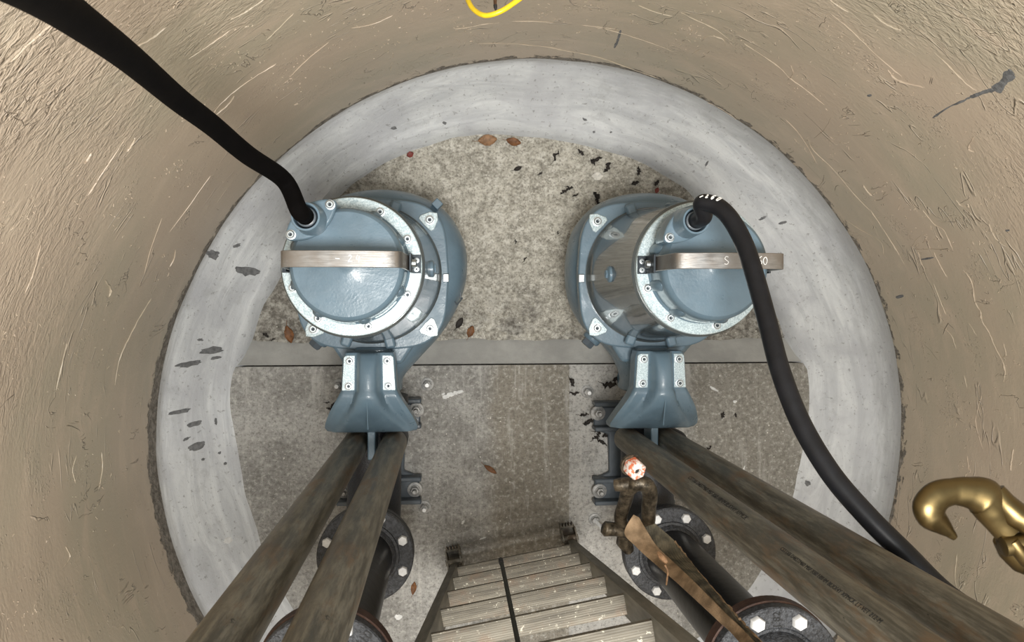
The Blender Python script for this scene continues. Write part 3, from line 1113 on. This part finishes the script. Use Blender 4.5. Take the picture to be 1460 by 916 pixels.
def make_elbow():
    root = empty('discharge_elbow', (DX, DY, 0))
    m = MB()
    out = [(-.16, .43), (.16, .43), (.16, .335), (.10, .315), (.095, .16), (.155, .135), (.155, .04), (-.155, .04), (-.155, .135), (-.095, .16), (-.10, .315), (-.16, .335)]
    m.prism(out[::-1], .0, .03)
    base = m.build('base_plate', 'paint_dark', root, .006)
    for y_ in (.445, .345, .135, .045):
        m = MB()
        m.box((0, y_, .045), (.33, .018, .07))
        m.build('rib', 'paint_dark', base, .005)
    # elbow body: horizontal inlet (towards the pump) turning up
    m = MB()
    path = [(0, .48, .25), (0, .33, .25), (0, .22, .25), (0, .12, .262), (0, .05, .30), (0, .01, .37), (0, 0, .45), (0, 0, .52)]
    m.tube(smooth(path, 4), .098, 32)
    m.build('elbow_body', 'cast', root)
    m = MB()
    m.lathe([(.112, 0), (.112, .03)], 40, Matrix.Translation((.013, .493, .25)) @ Matrix.Rotation(PI / 2, 4, 'X'))
    m.build('inlet_flange', 'cast', root, .004)
    m = MB()
    m.box((0, .2, .12), (.03, .3, .2))
    m.build('web', 'cast', root, .004)
    m = MB()
    m.lathe([(.155, .505), (.158, .508), (.158, .531), (.155, .534)], 64)
    m.build('outlet_flange', 'cast', root)
    # stubs the guide rails stand on
    for sx in (-1, 1):
        m = MB()
        m.lathe([(.044, .25), (.046, .345), (.040, .366)], 24, T(sx * .066 + .016, .34, 0))
        m.build('rail_seat', 'cast', root, .003)
    for x_, y_ in ((.145, .405), (.138, .085), (-.145, .405), (-.138, .085)):
        m = MB()
        m.lathe([(.030, .03), (.030, .036), (.026, .038)], 28, T(x_, y_, 0))
        m.lathe([(.020, .037), (.020, .043), (.017, .045)], 24, T(x_ + .002, y_, 0))
        m.hexa(.017, .044, .060, T(x_, y_, 0))
        m.lathe([(.009, .058), (.009, .082), (.007, .085)], 14, T(x_, y_, 0))
        m.build('anchor_nut', 'bolt_dull', root)
    return root


el1 = make_elbow()
tag(el1, 'dark cast iron discharge elbow bolted to the floor below the pump at left', 'pipe elbow', 'discharge elbows')
el2 = copy_tree(el1)
el2.location = (.75, -.852, 0)
tag(el2, 'dark cast iron discharge elbow bolted to the floor below the pump at right', 'pipe elbow', 'discharge elbows')


def make_riser(txt_fn):
    root = empty('riser_pipe', (DX, DY, .534))
    m = MB()
    m.lathe([(.09, 0), (.09, .80)], 56)
    m.build('pipe', 'pipe_black', root)
    m = MB()
    m.lathe([(.155, .0), (.158, .003), (.158, .024), (.154, .027), (.112, .028), (.110, .034), (.102, .036), (.094, .052), (.089, .056)], 64)
    m.build('lower_flange', 'flange_top', root)
    for k in range(8):
        a = math.radians(22.5 + 45 * k)
        m = MB()
        m.hexa(.0165, .027, .040, T(.132 * math.cos(a), .132 * math.sin(a), 0, a * 1.7))
        m.build('flange_bolt', 'bolt', root)
    m = MB()
    m.lathe([(.152, .777), (.158, .781), (.158, .812), (.154, .815)], 64)
    m.build('upper_flange', 'rust_edge', root)
    return root


ri1 = make_riser(None)
tag(ri1, 'black flanged riser pipe standing behind the pair of rails at left', 'pipe', 'black riser pipes')
ri2 = copy_tree(ri1)
ri2.location = (.75, -.852, .534)
tag(ri2, 'black flanged riser pipe beside the ladder, crossed by the hanging strap', 'pipe', 'black riser pipes')


def make_valve():
    """the next pipe up: its lower flange lies on the riser's"""
    root = empty('upper_pipe', (DX, DY, 1.349))
    m = MB()
    m.lathe([(.152, 0), (.155, .003), (.155, .026), (.152, .029), (.108, .030), (.104, .026), (.098, .026), (.090, .06), (.085, .065)], 64)
    m.build('flange', 'flange_top', root)
    m = MB()
    m.lathe([(.085, .03), (.085, 1.3)], 48)
    m.build('pipe', 'pipe_black', root)
    for k in range(8):
        a = math.radians(22.5 + 45 * k)
        m = MB()
        m.hexa(.0175, .029, .043, T(.130 * math.cos(a), .130 * math.sin(a), 0, a * 1.3))
        m.build('flange_bolt', 'bolt', root)
    return root


up1 = make_valve()
tag(up1, 'upper black pipe with a speckled flange marked M10 behind the rails at left', 'pipe', 'upper pipe lengths')
up2 = copy_tree(up1)
up2.location = (.75, -.852, 1.349)
tag(up2, 'upper black pipe with a rust-edged flange to the right of the hanging strap', 'pipe', 'upper pipe lengths')


def on_flange(ang, r0, rot=0):
    a = math.radians(ang)
    bx, by = r0 * math.cos(a), r0 * math.sin(a)
    rr = math.radians(rot)

    def f(c):
        return V((bx + c.x * math.cos(rr) - c.y * math.sin(rr), by + c.x * math.sin(rr) + c.y * math.cos(rr), .030 + c.z))
    return f


lettering('M10', .030, on_flange(47, .098, 47), 'black_ink', up1, ext=.001)
lettering('J 82', .024, on_flange(91, .109, 90), 'black_ink', up2, ext=.001)

# ---------------------------------------------------------------- guide rails
RAILS = [(-.325, -.49, 'outer weathered steel guide rail of the pump at left'), (-.193, -.49, 'inner weathered steel guide rail of the pump at left, nearer the ladder'),
         (.640, -.49, 'weathered steel guide rail with black lettering, nearer the strap'), (.775, -.49, 'weathered steel guide rail next to the drooping black cable')]
rail_objs = []
for i, (x_, y_, lb) in enumerate(RAILS):
    m = MB()
    m.lathe([(.040, 0), (.0445, .004), (.0445, 1.2), (.0445, 2.27), (.0405, 2.27), (.0405, .01)], 48, None, None, True)
    o = m.build('guide_rail', 'rail', loc=(x_, y_, .368))
    tag(o, lb, 'pipe', 'weathered guide rails')
    rail_objs.append(o)


def rail_text(txt, size, z0, ang, parent, mat='black_ink'):
    a0 = math.radians(ang)

    def f(c):
        a = a0 - c.y / .0447
        r_ = .0447 + c.z * .6
        return V((r_ * math.cos(a), r_ * math.sin(a), z0 + c.x))
    return lettering(txt, size, f, mat, parent, ext=.0004)


rail_text('CST1X6 D46STM60 MSF X60 H8HM BLXX4Y XPMCK LT-VET 212-M', .0110, 1.317, 127, rail_objs[2])
rail_text('CST1X6 D46STM60 MSF X60 H8HM BLXX4Y XPMCK', .0163, .77, 117, rail_objs[2])

# ---------------------------------------------------------------- cables
R_C = .0212


def cable_pts(lst):
    return [P(px, py, 3 - FPX / s_) for px, py, s_ in lst]


e1 = V((PX1 - .086, PY + .112, 1.157))
p = cable_pts([(405, 257, 585), (353, 221, 640), (304, 180, 700), (254, 142, 790), (187, 85, 960), (119, 34, 1190), (52, -12, 1500), (-60, -75, 2100)])
pts = [e1, e1 + V((-.001, .003, .02)), e1 + V((-.006, .010, .05))] + p
m = MB()
m.tube(smooth(pts, 8), R_C, 24)
o = m.build('power_cable', 'cable_left')
tag(o, 'thick black cable rising from its pump to the upper left corner', 'cable', 'thick black pump cables')
e2 = V((PX2 - .086, PY + .112, 1.157))
p = cable_pts([(1001, 290, 596), (1022, 294, 605), (1042, 313, 615), (1062, 350, 628), (1078, 400, 645), (1095, 462, 665), (1113, 530, 690), (1142, 604, 715), (1185, 676, 745),
               (1238, 738, 775), (1290, 790, 800), (1345, 845, 830), (1420, 900, 900)])
pts = [e2, e2 + V((0, .000, .02)), e2 + V((.002, .006, .05))] + p + [V((.85, -.548, 2.1)), V((.85, -.55, 2.6))]
m = MB()
cp = smooth(pts, 8)
m.tube(cp, R_C, 24)
cab2 = m.build('power_cable', 'rubber')
tag(cab2, 'thick black cable bent over its pump and passing behind the rails', 'cable', 'thick black pump cables')
# white marks on the bend: strokes laid on the cable's upper side
arc = cp[20:44]
bend = arc


def on_cable(s_, off):
    """point on the cable's surface; s_ 0..1 along the bend, off angle from the top"""
    i = min(max(s_ * (len(bend) - 1), 0), len(bend) - 1.001)
    k = int(i)
    p_ = bend[k].lerp(bend[k + 1], i - k)
    t_ = (bend[k + 1] - bend[k]).normalized()
    up = V((0, 0, 1)) - t_ * t_.z
    up.normalize()
    sd = t_.cross(up)
    return p_ + (up * math.cos(off) + sd * math.sin(off)) * (R_C + .0006)


m = MB()
for s0, glyph, k in ((.52, S_0, .075), (.42, S_6, .06), (.33, S_2, .045), (.24, [(0, 0), (1, .2)], .05)):
    m.tube([on_cable(s0 + q.x * k * .7, -.55 - q.y * k * 7 * 1.2) for q in smooth([(a, b, 0) for a, b in glyph], 5)], .0016, 6)
tag(m.build('lettering', 'white', cab2), 'white hand-written number')

# yellow loop by the wall
m = MB()
yl = [(655, -60, 640), (662, -20, 660), (668, 2, 680), (677, 15, 690), (692, 22, 700), (712, 17, 705), (733, 4, 705), (760, -18, 700), (790, -60, 690)]
m.tube(smooth(cable_pts(yl), 8), .0052, 14)
tag(m.build('yellow_hose', 'yellow'), 'thin bright yellow hose hanging in a loop at the top edge', 'hose')
m = MB()
m.tube(cable_pts([(706, -30, 640), (706, -8, 640), (706, 8, 640)]), [.0042, .0040, .0036], 12)
o = m.build('brown_stick', 'stick')
tag(o, 'short brown stick with a black tip behind the yellow hose loop', 'stick')
m = MB()
m.tube(cable_pts([(706, 7, 640), (706.5, 11, 640), (707, 15, 640)]), [.0043, .0040, .002], 12)
m.build('tip', 'black_ink', o)

# ---------------------------------------------------------------- ladder
fa, fb = P(651, 818, .16), P(817, 784, .16)
xd = (fb - fa)
LW = .475
xd.normalize()
r1, r5 = P(734, 802, .16), P(757, 896, 1.38)
zd = (r5 - r1).normalized()
xd = (xd - zd * xd.dot(zd)).normalized()
yd = zd.cross(xd)
base_c = r1 - zd * (r1.z / zd.z)
lad = bpy.data.objects.new('ladder', None)
col.objects.link(lad)
LM = Matrix((xd, yd, zd)).transposed().to_4x4()
LM.translation = base_c
lad.matrix_world = LM
tag(lad, 'weathered aluminium ladder standing between the two riser pipes', 'ladder')
HW = LW / 2
for sx in (-1, 1):
    # C channel opening outwards
    m = MB()
    c = [(0, -.034), (.026, -.034), (.026, -.029), (.005, -.029), (.005, .029), (.026, .029), (.026, .034), (0, .034)]
    pts = [(sx * (HW - .014 + x_), y_) for x_, y_ in c]
    if sx < 0:
        pts = pts[::-1]
    m.prism(pts, .05, 2.62)
    m.build('stile', 'stile', lad, .001)
    # foot: pivoting shoe with a toothed edge
    m = MB()
    R_ = T(sx * (HW - .002), .038, .012)
    m.box((0, 0, .006), (.060, .10, .012), R_)
    m.box((-.027, 0, .05), (.005, .085, .09), R_)
    m.box((.027, 0, .05), (.005, .085, .09), R_)
    m.lathe([(.012, -.034), (.012, .034)], 16, R_ @ Matrix.Translation((0, 0, .07)) @ Matrix.Rotation(PI / 2, 4, 'Y'))
    for k in range(5):
        xk = -.024 + .012 * k
        pr = [(xk - .0058, .044), (xk + .0058, .044), (xk, .060)]
        m.prism(pr, .0, .05, R_)
    m.box((0, .043, .03), (.058, .008, .05), R_)
    m.build('foot', 'rung', lad)
for k in range(8):
    z_ = .16 + .305 * k
    m = MB()
    # D-shaped rung with fine lengthwise ridges on its tread
    prof = []
    nr_ = 9
    for i in range(nr_ * 2 + 1):
        y_ = -.0235 + .047 * i / (nr_ * 2)
        prof.append((y_, .0 + (.0009 if i % 2 else 0)))
    prof += [(.0225, -.012), (.012, -.024), (-.012, -.024), (-.0225, -.012)]
    rows = [[(sx_, y_, h_) for y_, h_ in prof] for sx_ in (-HW + .010, HW - .010)]
    vr = m.grid(rows, True)
    m.bm.faces.new(vr[0])
    m.bm.faces.new(vr[1][::-1])
    ang = math.acos(min(1, zd.z))
    # tread level: undo the ladder's lean
    rot = Matrix.Rotation(math.asin(max(-1, min(1, (zd.cross(V((0, 0, 1)))).dot(xd)))), 4, 'X')
    bmesh.ops.transform(m.bm, matrix=Matrix.Translation((0, 0, z_)) @ rot, verts=m.bm.verts[:])
    m.build('rung', 'rung', lad, angle=20)

# ---------------------------------------------------------------- hanging rope
rp = P(714, 799, 1.205)
m = MB()
m.tube(smooth([rp, rp + V((.001, -.001, .1)), rp + V((.001, .0, .5)), rp + V((.0, .001, 1.0)), rp + V((0, .0, 1.6))], 10), .0050, 12)
o = m.build('hanging_rope', 'rope')
tag(o, 'thin dark rope hanging in front of the ladder rungs', 'rope')
m = MB()
m.lathe([(.0055, -.004), (.0061, .002), (.0061, .022), (.0054, .026)], 14, Matrix.Translation(rp))
m.build('whipped_end', 'black_ink', o)

# ---------------------------------------------------------------- strap and shackle


def C7(x, y, z):
    return P(850 + x / 5.73, 640 + y / 5.73, z)


st = empty('lifting_strap', P(965, 800, 1.3))
L0 = st.location.copy()


def ribbon(bnd, th=.0035):
    """bnd: list of (left xyz, right xyz)"""
    m = MB()
    A = smooth([b[0] for b in bnd], 6)
    B = smooth([b[1] for b in bnd], 6)
    n = len(A)
    rows = []
    for i in range(n):
        t_ = (A[min(i + 1, n - 1)] - A[max(i - 1, 0)]).normalized()
        w_ = (B[i] - A[i])
        nn = t_.cross(w_).normalized() * th / 2
        row = []
        K = 6
        for k in range(K + 1):
            row.append(A[i].lerp(B[i], k / K) - nn - L0)
        for k in range(K, -1, -1):
            row.append(A[i].lerp(B[i], k / K) + nn - L0)
        rows.append(row)
    vr = m.grid(rows, True)
    m.bm.faces.new(vr[0])
    m.bm.faces.new(vr[-1][::-1])
    return m


def Q(px, py, s_):
    return P(px, py, 3 - FPX / s_)


bndA = [(Q(903, 734, 624), Q(911, 738, 624)), (Q(890, 760, 626), Q(924, 760, 630)), (Q(906, 779, 634), Q(938, 781, 640)), (Q(932, 803, 660), Q(958, 800, 668)), (Q(969, 835, 715), Q(984, 824, 722)),
        (Q(1023, 885, 810), Q(1034, 874, 815)), (Q(1052, 914, 870), Q(1066, 905, 875)), (V((.462, -.55, 2.1)), V((.482, -.535, 2.1))), (V((.462, -.55, 2.8)), V((.482, -.535, 2.8)))]
o = ribbon(bndA).build('webbing', 'web_tan', st, .0008)
tag(o, 'tan side of the webbing')
bndB = [(Q(918, 752, 624), Q(934, 747, 624)), (Q(926, 764, 628), Q(962, 772, 636)), (Q(945, 792, 648), Q(982, 798, 660)), (Q(981, 824, 712), Q(1001, 822, 715)),
        (Q(1030, 875, 800), Q(1041, 868, 805)), (Q(1062, 908, 868), Q(1073, 903, 872)), (V((.476, -.542, 2.1)), V((.491, -.532, 2.1))), (V((.476, -.542, 2.8)), V((.491, -.532, 2.8)))]
o = ribbon(bndB).build('webbing', 'web_dark', st, .0008)
tag(o, 'dark side of the webbing, shade put into its colour')
# stitched, frayed edge and a loose thread
m = MB()
edge_pts = smooth([b[1] for b in bndB[1:7]], 14)
m.tube([q - L0 + V((random.uniform(-.0012, .0012), random.uniform(-.0012, .0012), .002)) for q in edge_pts], [random.uniform(.0012, .0030) for q in edge_pts], 6)
m.build('frayed_edge', 'web_tan', st)
m = MB()
m.tube([q - L0 for q in smooth([Q(948, 806, 705), Q(952, 815, 705), Q(951, 826, 700), Q(950, 834, 695)], 4)], .0018, 8)
m.tube([q - L0 for q in smooth([Q(938, 788, 690), Q(944, 795, 695), Q(951, 803, 700)], 4)], [.003 + .004 * math.sin(PI * k / 8) for k in range(9)], 8)
m.build('loose_thread', 'leaf_pale', st)
tag(st, 'dirty brown webbing strap hanging over the riser pipe beside the ladder', 'strap')

sh = empty('shackle', C7(300, 450, 1.23))
S0 = sh.location.copy()


def Q7(x, y, z):
    return C7(x, y, z) - S0


m = MB()
bow = [Q7(225, 640, 1.19), Q7(200, 560, 1.21), Q7(235, 440, 1.24), Q7(265, 340, 1.27), Q7(330, 285, 1.29), Q7(410, 300, 1.29), Q7(440, 380, 1.27), Q7(430, 480, 1.25), Q7(425, 590, 1.22), Q7(405, 660, 1.18)]
rb = [.017, .0165, .0165, .0175, .019, .0195, .0185, .018, .0175, .015]
sb = smooth(bow, 6)
rad = [rb[min(int(i / 6), 9)] * (1 - (i / 6 % 1)) + rb[min(int(i / 6) + 1, 9)] * (i / 6 % 1) for i in range(len(sb))]
m.tube(sb, rad, 20)
m.tube([Q7(150, 300, 1.27), Q7(200, 295, 1.275), Q7(290, 290, 1.28)], [.014, .017, .018], 18)
m.build('bow', 'shackle', sh)
m = MB()
m.tube([Q7(50, 650, 1.205), Q7(70, 655, 1.205), Q7(150, 660, 1.205), Q7(250, 690, 1.20)], [.012, .019, .017, .012], 20)
m.tube([Q7(235, 690, 1.18), Q7(230, 760, 1.165), Q7(265, 830, 1.15)], [.017, .021, .014], 18)
m.build('pin', 'shackle', sh)
nc = C7(322, 172, 1.30) - S0
m = MB()
RT = Matrix.Translation(nc) @ Matrix.Rotation(.25, 4, 'X') @ Matrix.Rotation(.2, 4, 'Y') @ Matrix.Rotation(.3, 4, 'Z')
m.lathe([(.023, -.022), (.0245, -.018), (.0245, .006), (.021, .012), (.0075, .013), (.0065, .004)], 6, RT)
nt = m.build('nut', 'nut', sh, .0015)
m = MB()
m.lathe([(.0066, .003), (.0066, .006)], 16, RT)
m.build('bolt_hole', 'black_ink', nt)
m = MB()
m.lathe([(.027, -.030), (.027, -.022)], 28, RT)
m.build('washer', 'shackle', nt)
tag(sh, 'worn steel shackle with a red and white nut at the end of the strap', 'shackle')

# ---------------------------------------------------------------- brass-coloured hook, close to the camera
ZH = 2.30
hk = empty('lifting_hook', P(1400, 730, ZH))
H0 = hk.location.copy()


def H(x, y, dz=0):
    return P(1260 + x / 5.09, 650 + y / 5.09, ZH + dz) - H0


m = MB()
hp = [H(517, 598), H(480, 560), H(425, 510), H(350, 440), H(330, 370), H(390, 295), H(500, 262), H(620, 268), H(720, 300), H(790, 385), H(850, 470), H(905, 540)]
hr = [.0032, .0055, .0095, .0150, .0165, .0155, .0135, .0160, .0200, .0190, .0165, .0155]
hs = smooth(hp, 6)
hrad = [hr[min(int(i / 6), 11)] * (1 - (i / 6 % 1)) + hr[min(int(i / 6) + 1, 11)] * (i / 6 % 1) for i in range(len(hs))]
m.tube(hs, hrad, 28, flat=(1, .72, (0, 0, 1)))
m.build('hook_body', 'brass', hk)
m = MB()
m.tube([H(800, 250, .0), H(860, 340, .004), H(940, 420, .008), H(1080, 500, .012)], [.010, .0125, .014, .013], 20)
m.build('clevis_ear', 'brass', hk)
m = MB()
m.tube([H(880, 600, -.006), H(935, 680, -.006), H(1010, 770, -.006), H(1060, 800, -.006)], [.012, .0145, .013, .011], 20)
m.build('clevis_ear', 'brass', hk)
m = MB()
pa, pb = H(850, 660, .006), H(1080, 620, .010)
m.tube([pa, pa.lerp(pb, .04), pb], [.008, .0105, .0105], 24)
m.tube([H(930, 620, .012), H(990, 700, .014), H(1040, 780, .010)], [.006, .0075, .006], 14)
m.build('clevis_pin', 'brass', hk)
tag(hk, 'brass-coloured lifting hook hanging close by at the right edge', 'hook')
# chain it hangs on, just outside the frame
hc = H(1130, 650, .01) + H0
for k in range(9):
    m = MB()
    pts = []
    for i in range(24):
        a = 2 * PI * i / 24
        pts.append(V((.013 * math.cos(a), 0, .024 * math.sin(a))))
    m.tube(pts + [pts[0], pts[1]], .0048, 10, cap=False)
    bmesh.ops.rotate(m.bm, verts=m.bm.verts[:], cent=(0, 0, 0), matrix=Matrix.Rotation(k * PI / 2, 3, 'Z'))
    o = m.build('chain_link', 'brass', hk, loc=hc - H0 + V((0, 0, .02 + .038 * k)))

# ---------------------------------------------------------------- anchor studs in the floor
STUDS = [(481, 551, 'galvanised floor anchor to the left of the guide claw at left'), (609, 549, 'galvanised floor anchor just right of the guide claw at left'),
         (605, 726, 'galvanised floor anchor beside the lower flange at left'), (839, 560, 'galvanised floor anchor left of the guide claw at right'),
         (850, 744, 'long bent galvanised floor anchor below the shackle')]
for i, (px, py, lb) in enumerate(STUDS):
    q = P(px, py, .03)
    m = MB()
    m.lathe([(.026, 0), (.026, .004), (.022, .006)], 28)
    m.lathe([(.0185, .006), (.0185, .012), (.015, .014)], 24, T(.001, -.001))
    m.hexa(.016, .012, .026, T(0, 0, 0, i))
    root = m.build('anchor_bolt', 'bolt_dull', loc=(q.x, q.y, 0))
    m = MB()
    if i == 4:
        m.tube([(0, 0, .02), (.012, -.012, .05), (.026, -.030, .085)], .0085, 14)
    else:
        m.lathe([(.0095, .02), (.0095, .050), (.0075, .054)], 16)
    m.build('stud', 'bolt', root)
    tag(root, lb, 'bolt', 'floor anchors')


# ---------------------------------------------------------------- leaves and litter
def make_leaf(name, mat, L, W, rz, loc, curl=.25, jag=.1, seed=0, stem=True):
    m = MB()
    N, K = 12, 6
    up, dn = [], []
    for i in range(N + 1):
        u_ = i / N
        w_ = W * math.sin(PI * min(1, u_ * .96 + .02)) ** .8 * max(.12, 1 + jag * fbm((u_ * 5, seed, 0), 2))
        bend = 0 if jag < .5 else L * .22 * fbm((u_ * 2, seed * 3.3, 4), 1.5)
        ru, rd = [], []
        for k in range(K + 1):
            s_ = -1 + 2 * k / K
            x_ = (u_ - .5) * L
            y_ = s_ * w_ / 2 + bend
            z_ = .004 + curl * W * (s_ * s_) * .5 + curl * L * .22 * (2 * u_ - 1) ** 2 + .05 * W * fbm((x_ * 60, y_ * 60, seed), 1)
            ru.append((x_, y_, z_ + .0005))
            rd.append((x_, y_, z_ - .0005))
        up.append(ru + rd[::-1])
    vr = m.grid(up, True)
    m.bm.faces.new(vr[0])
    m.bm.faces.new(vr[-1][::-1])
    if stem:
        m.tube([(-.5 * L, 0, .004 + curl * L * .2), (-.62 * L, .01 * L, .004), (-.8 * L, .06 * L, .003)], .0008, 6)
    o = m.build(name, mat, loc=loc)
    o.rotation_euler = (0, 0, rz)
    return o


LEAVES = [
    (695, 201, .078, .045, .1, 'leaf_pale', 'round pale brown leaf at the far edge of the sump floor'),
    (732, 203, .062, .034, -.2, 'leaf', 'dark brown curled leaf right of the round pale leaf'),
    (413, 477, .072, .036, -1.3, 'leaf', 'folded rust-brown leaf left of the inspection plug at left'),
    (671, 473, .050, .030, 1.2, 'leaf', 'small brown leaf beside the volute of the pump at left'),
    (655, 461, .050, .026, 1.0, 'leaf_dark', 'dark curled leaf tucked against the pump at left'),
    (699, 669, .060, .020, -.6, 'leaf', 'slender brown leaf alone on the slab between the elbows'),
    (590, 838, .052, .022, 1.4, 'leaf', 'narrow brown leaf on the floor left of the ladder'),
    (738, 241, .036, .018, .4, 'leaf_dark', 'small grey-brown leaf below the two brown leaves'),
]
for i, (px, py, L, W, rz, mt, lb) in enumerate(LEAVES):
    z0 = floor_z(*P(px, py, 0).xy)
    q = P(px, py, z0)
    o = make_leaf('dry_leaf', mt, L, W, rz, (q.x, q.y, z0), .35, .2, i)
    tag(o, lb, 'leaf', 'dry leaves')
q = P(585, 221, -.06)
o = make_leaf('red_fragment', 'red_chip', .03, .024, .5, (q.x, q.y, -.06), .3, .3, 3, False)
tag(o, 'small red fragment at the far left rim of the sump floor', 'fragment')
q = P(936, 272, -.06)
o = make_leaf('red_fragment', 'red_chip', .026, .018, 1.2, (q.x, q.y, -.06), .3, .3, 4, False)
tag(o, 'tiny red fragment on the sump floor above the pump at right', 'fragment')
q = P(851, 252, -.06)
o = make_leaf('pale_fragment', 'grit', .048, .034, 0, (q.x, q.y, -.06), .3, .3, 5, False)
tag(o, 'flat white fragment among dark litter on the sump floor', 'fragment')

LIT = [(792, 223, .05, 1.2, 's'), (850, 228, .05, .2, 's'), (845, 232, .03, -.8, 's'), (865, 240, .05, 1.0, 's'), (828, 218, .035, -.7, 's'), (805, 274, .045, .7, 's'), (812, 268, .03, -.3, 's'),
       (850, 282, .05, -1.1, 's'), (853, 292, .03, -1.3, 's'), (795, 332, .02, 1.2, 's'), (748, 370, .025, 1.0, 's'), (820, 279, .03, 0, 's'), (815, 545, .04, -.9, 'e'), (818, 560, .045, .2, 'e'),
       (868, 548, .06, -.1, 'e'), (880, 540, .05, .3, 'e'), (832, 591, .04, .1, 'e'), (838, 602, .045, .3, 'e'), (850, 622, .045, .8, 'e'), (858, 630, .05, -.9, 'e'), (853, 614, .04, .1, 'e'),
       (864, 620, .04, .5, 'e'), (475, 578, .03, .9, 'l'), (470, 583, .025, -.4, 'l'), (467, 574, .02, .2, 'l'), (380, 478, .03, -.6, 'l'), (390, 484, .02, .4, 'l'), (910, 245, .04, 1.3, 's'),
       (905, 262, .035, .4, 's'), (936, 262, .03, 1.0, 's'), (770, 248, .02, .6, 's'), (1030, 592, .03, 1.3, 'e'), (1010, 640, .035, .6, 'e'), (1048, 592, .02, 1.5, 'e'), (735, 345, .02, -1.2, 's')]
LAB = {'s': 'rotten dark leaf fragment on the pale sump floor above the pumps',
       'e': 'rotten dark leaf fragment on the slab near the guide claw at right',
       'l': 'rotten dark leaf fragment near the lower side of the pump at left'}
GRP = {'s': 'dark litter on the sump floor', 'e': 'dark litter round the elbow at right', 'l': 'dark litter round the pump at left'}
for i, (px, py, L, rz, k) in enumerate(LIT):
    z0 = floor_z(*P(px, py, 0).xy)
    q = P(px, py, z0)
    o = make_leaf('leaf_fragment', 'leaf_dark', L, L * random.uniform(.22, .42), rz + random.uniform(-.2, .2), (q.x, q.y, z0), .6, 1.5, i + 20, i % 2 == 0)
    tag(o, LAB[k], 'leaf fragment', GRP[k])

# loose grit
m = MB()
for i in range(900):
    a, r_ = random.uniform(0, 2 * PI), 1.13 * math.sqrt(random.random())
    x_, y_ = CX + r_ * math.cos(a), CY + r_ * math.sin(a)
    if YS - .01 < y_ < YF or (y_ < -.2 and min(abs(x_ + .275), abs(x_ - .75)) < .2) or min(math.hypot(x_ - PX1, y_ - PY), math.hypot(x_ - PX2, y_ - PY)) < .3:
        continue
    if y_ < YS and random.random() < .5:
        continue
    s_ = random.uniform(.0015, .0045)
    r = bmesh.ops.create_icosphere(m.bm, subdivisions=1, radius=s_)['verts']
    bmesh.ops.transform(m.bm, matrix=T(x_, y_, floor_z(x_, y_) + s_ * .4, random.random() * 6) @ Matrix.Diagonal((1, .7, .6, 1)), verts=r)
tag(m.build('loose_grit', 'grit'), 'fine pale grit scattered over the floor', 'grit', kind='stuff')

# ---------------------------------------------------------------- light
w = bpy.data.worlds.new('world')
sc.world = w
w.use_nodes = True
bg = w.node_tree.nodes['Background']
bg.inputs[0].default_value = (.86, .94, 1.0, 1)
bg.inputs[1].default_value = .85

sun = bpy.data.lights.new('hatch_daylight', 'AREA')
sun.shape = 'RECTANGLE'
sun.size = .8
sun.size_y = .7
sun.energy = 100
sun.color = (1, .97, .92)
so = bpy.data.objects.new('hatch_daylight', sun)
so.location = (.2, -.6, 3.75)
col.objects.link(so)

sc.view_settings.view_transform = 'Standard'
sc.view_settings.look = 'None'
sc.view_settings.exposure = .14
sc.view_settings.gamma = 1.0
sc.view_settings.use_curve_mapping = False
sc.cycles.max_bounces = 8
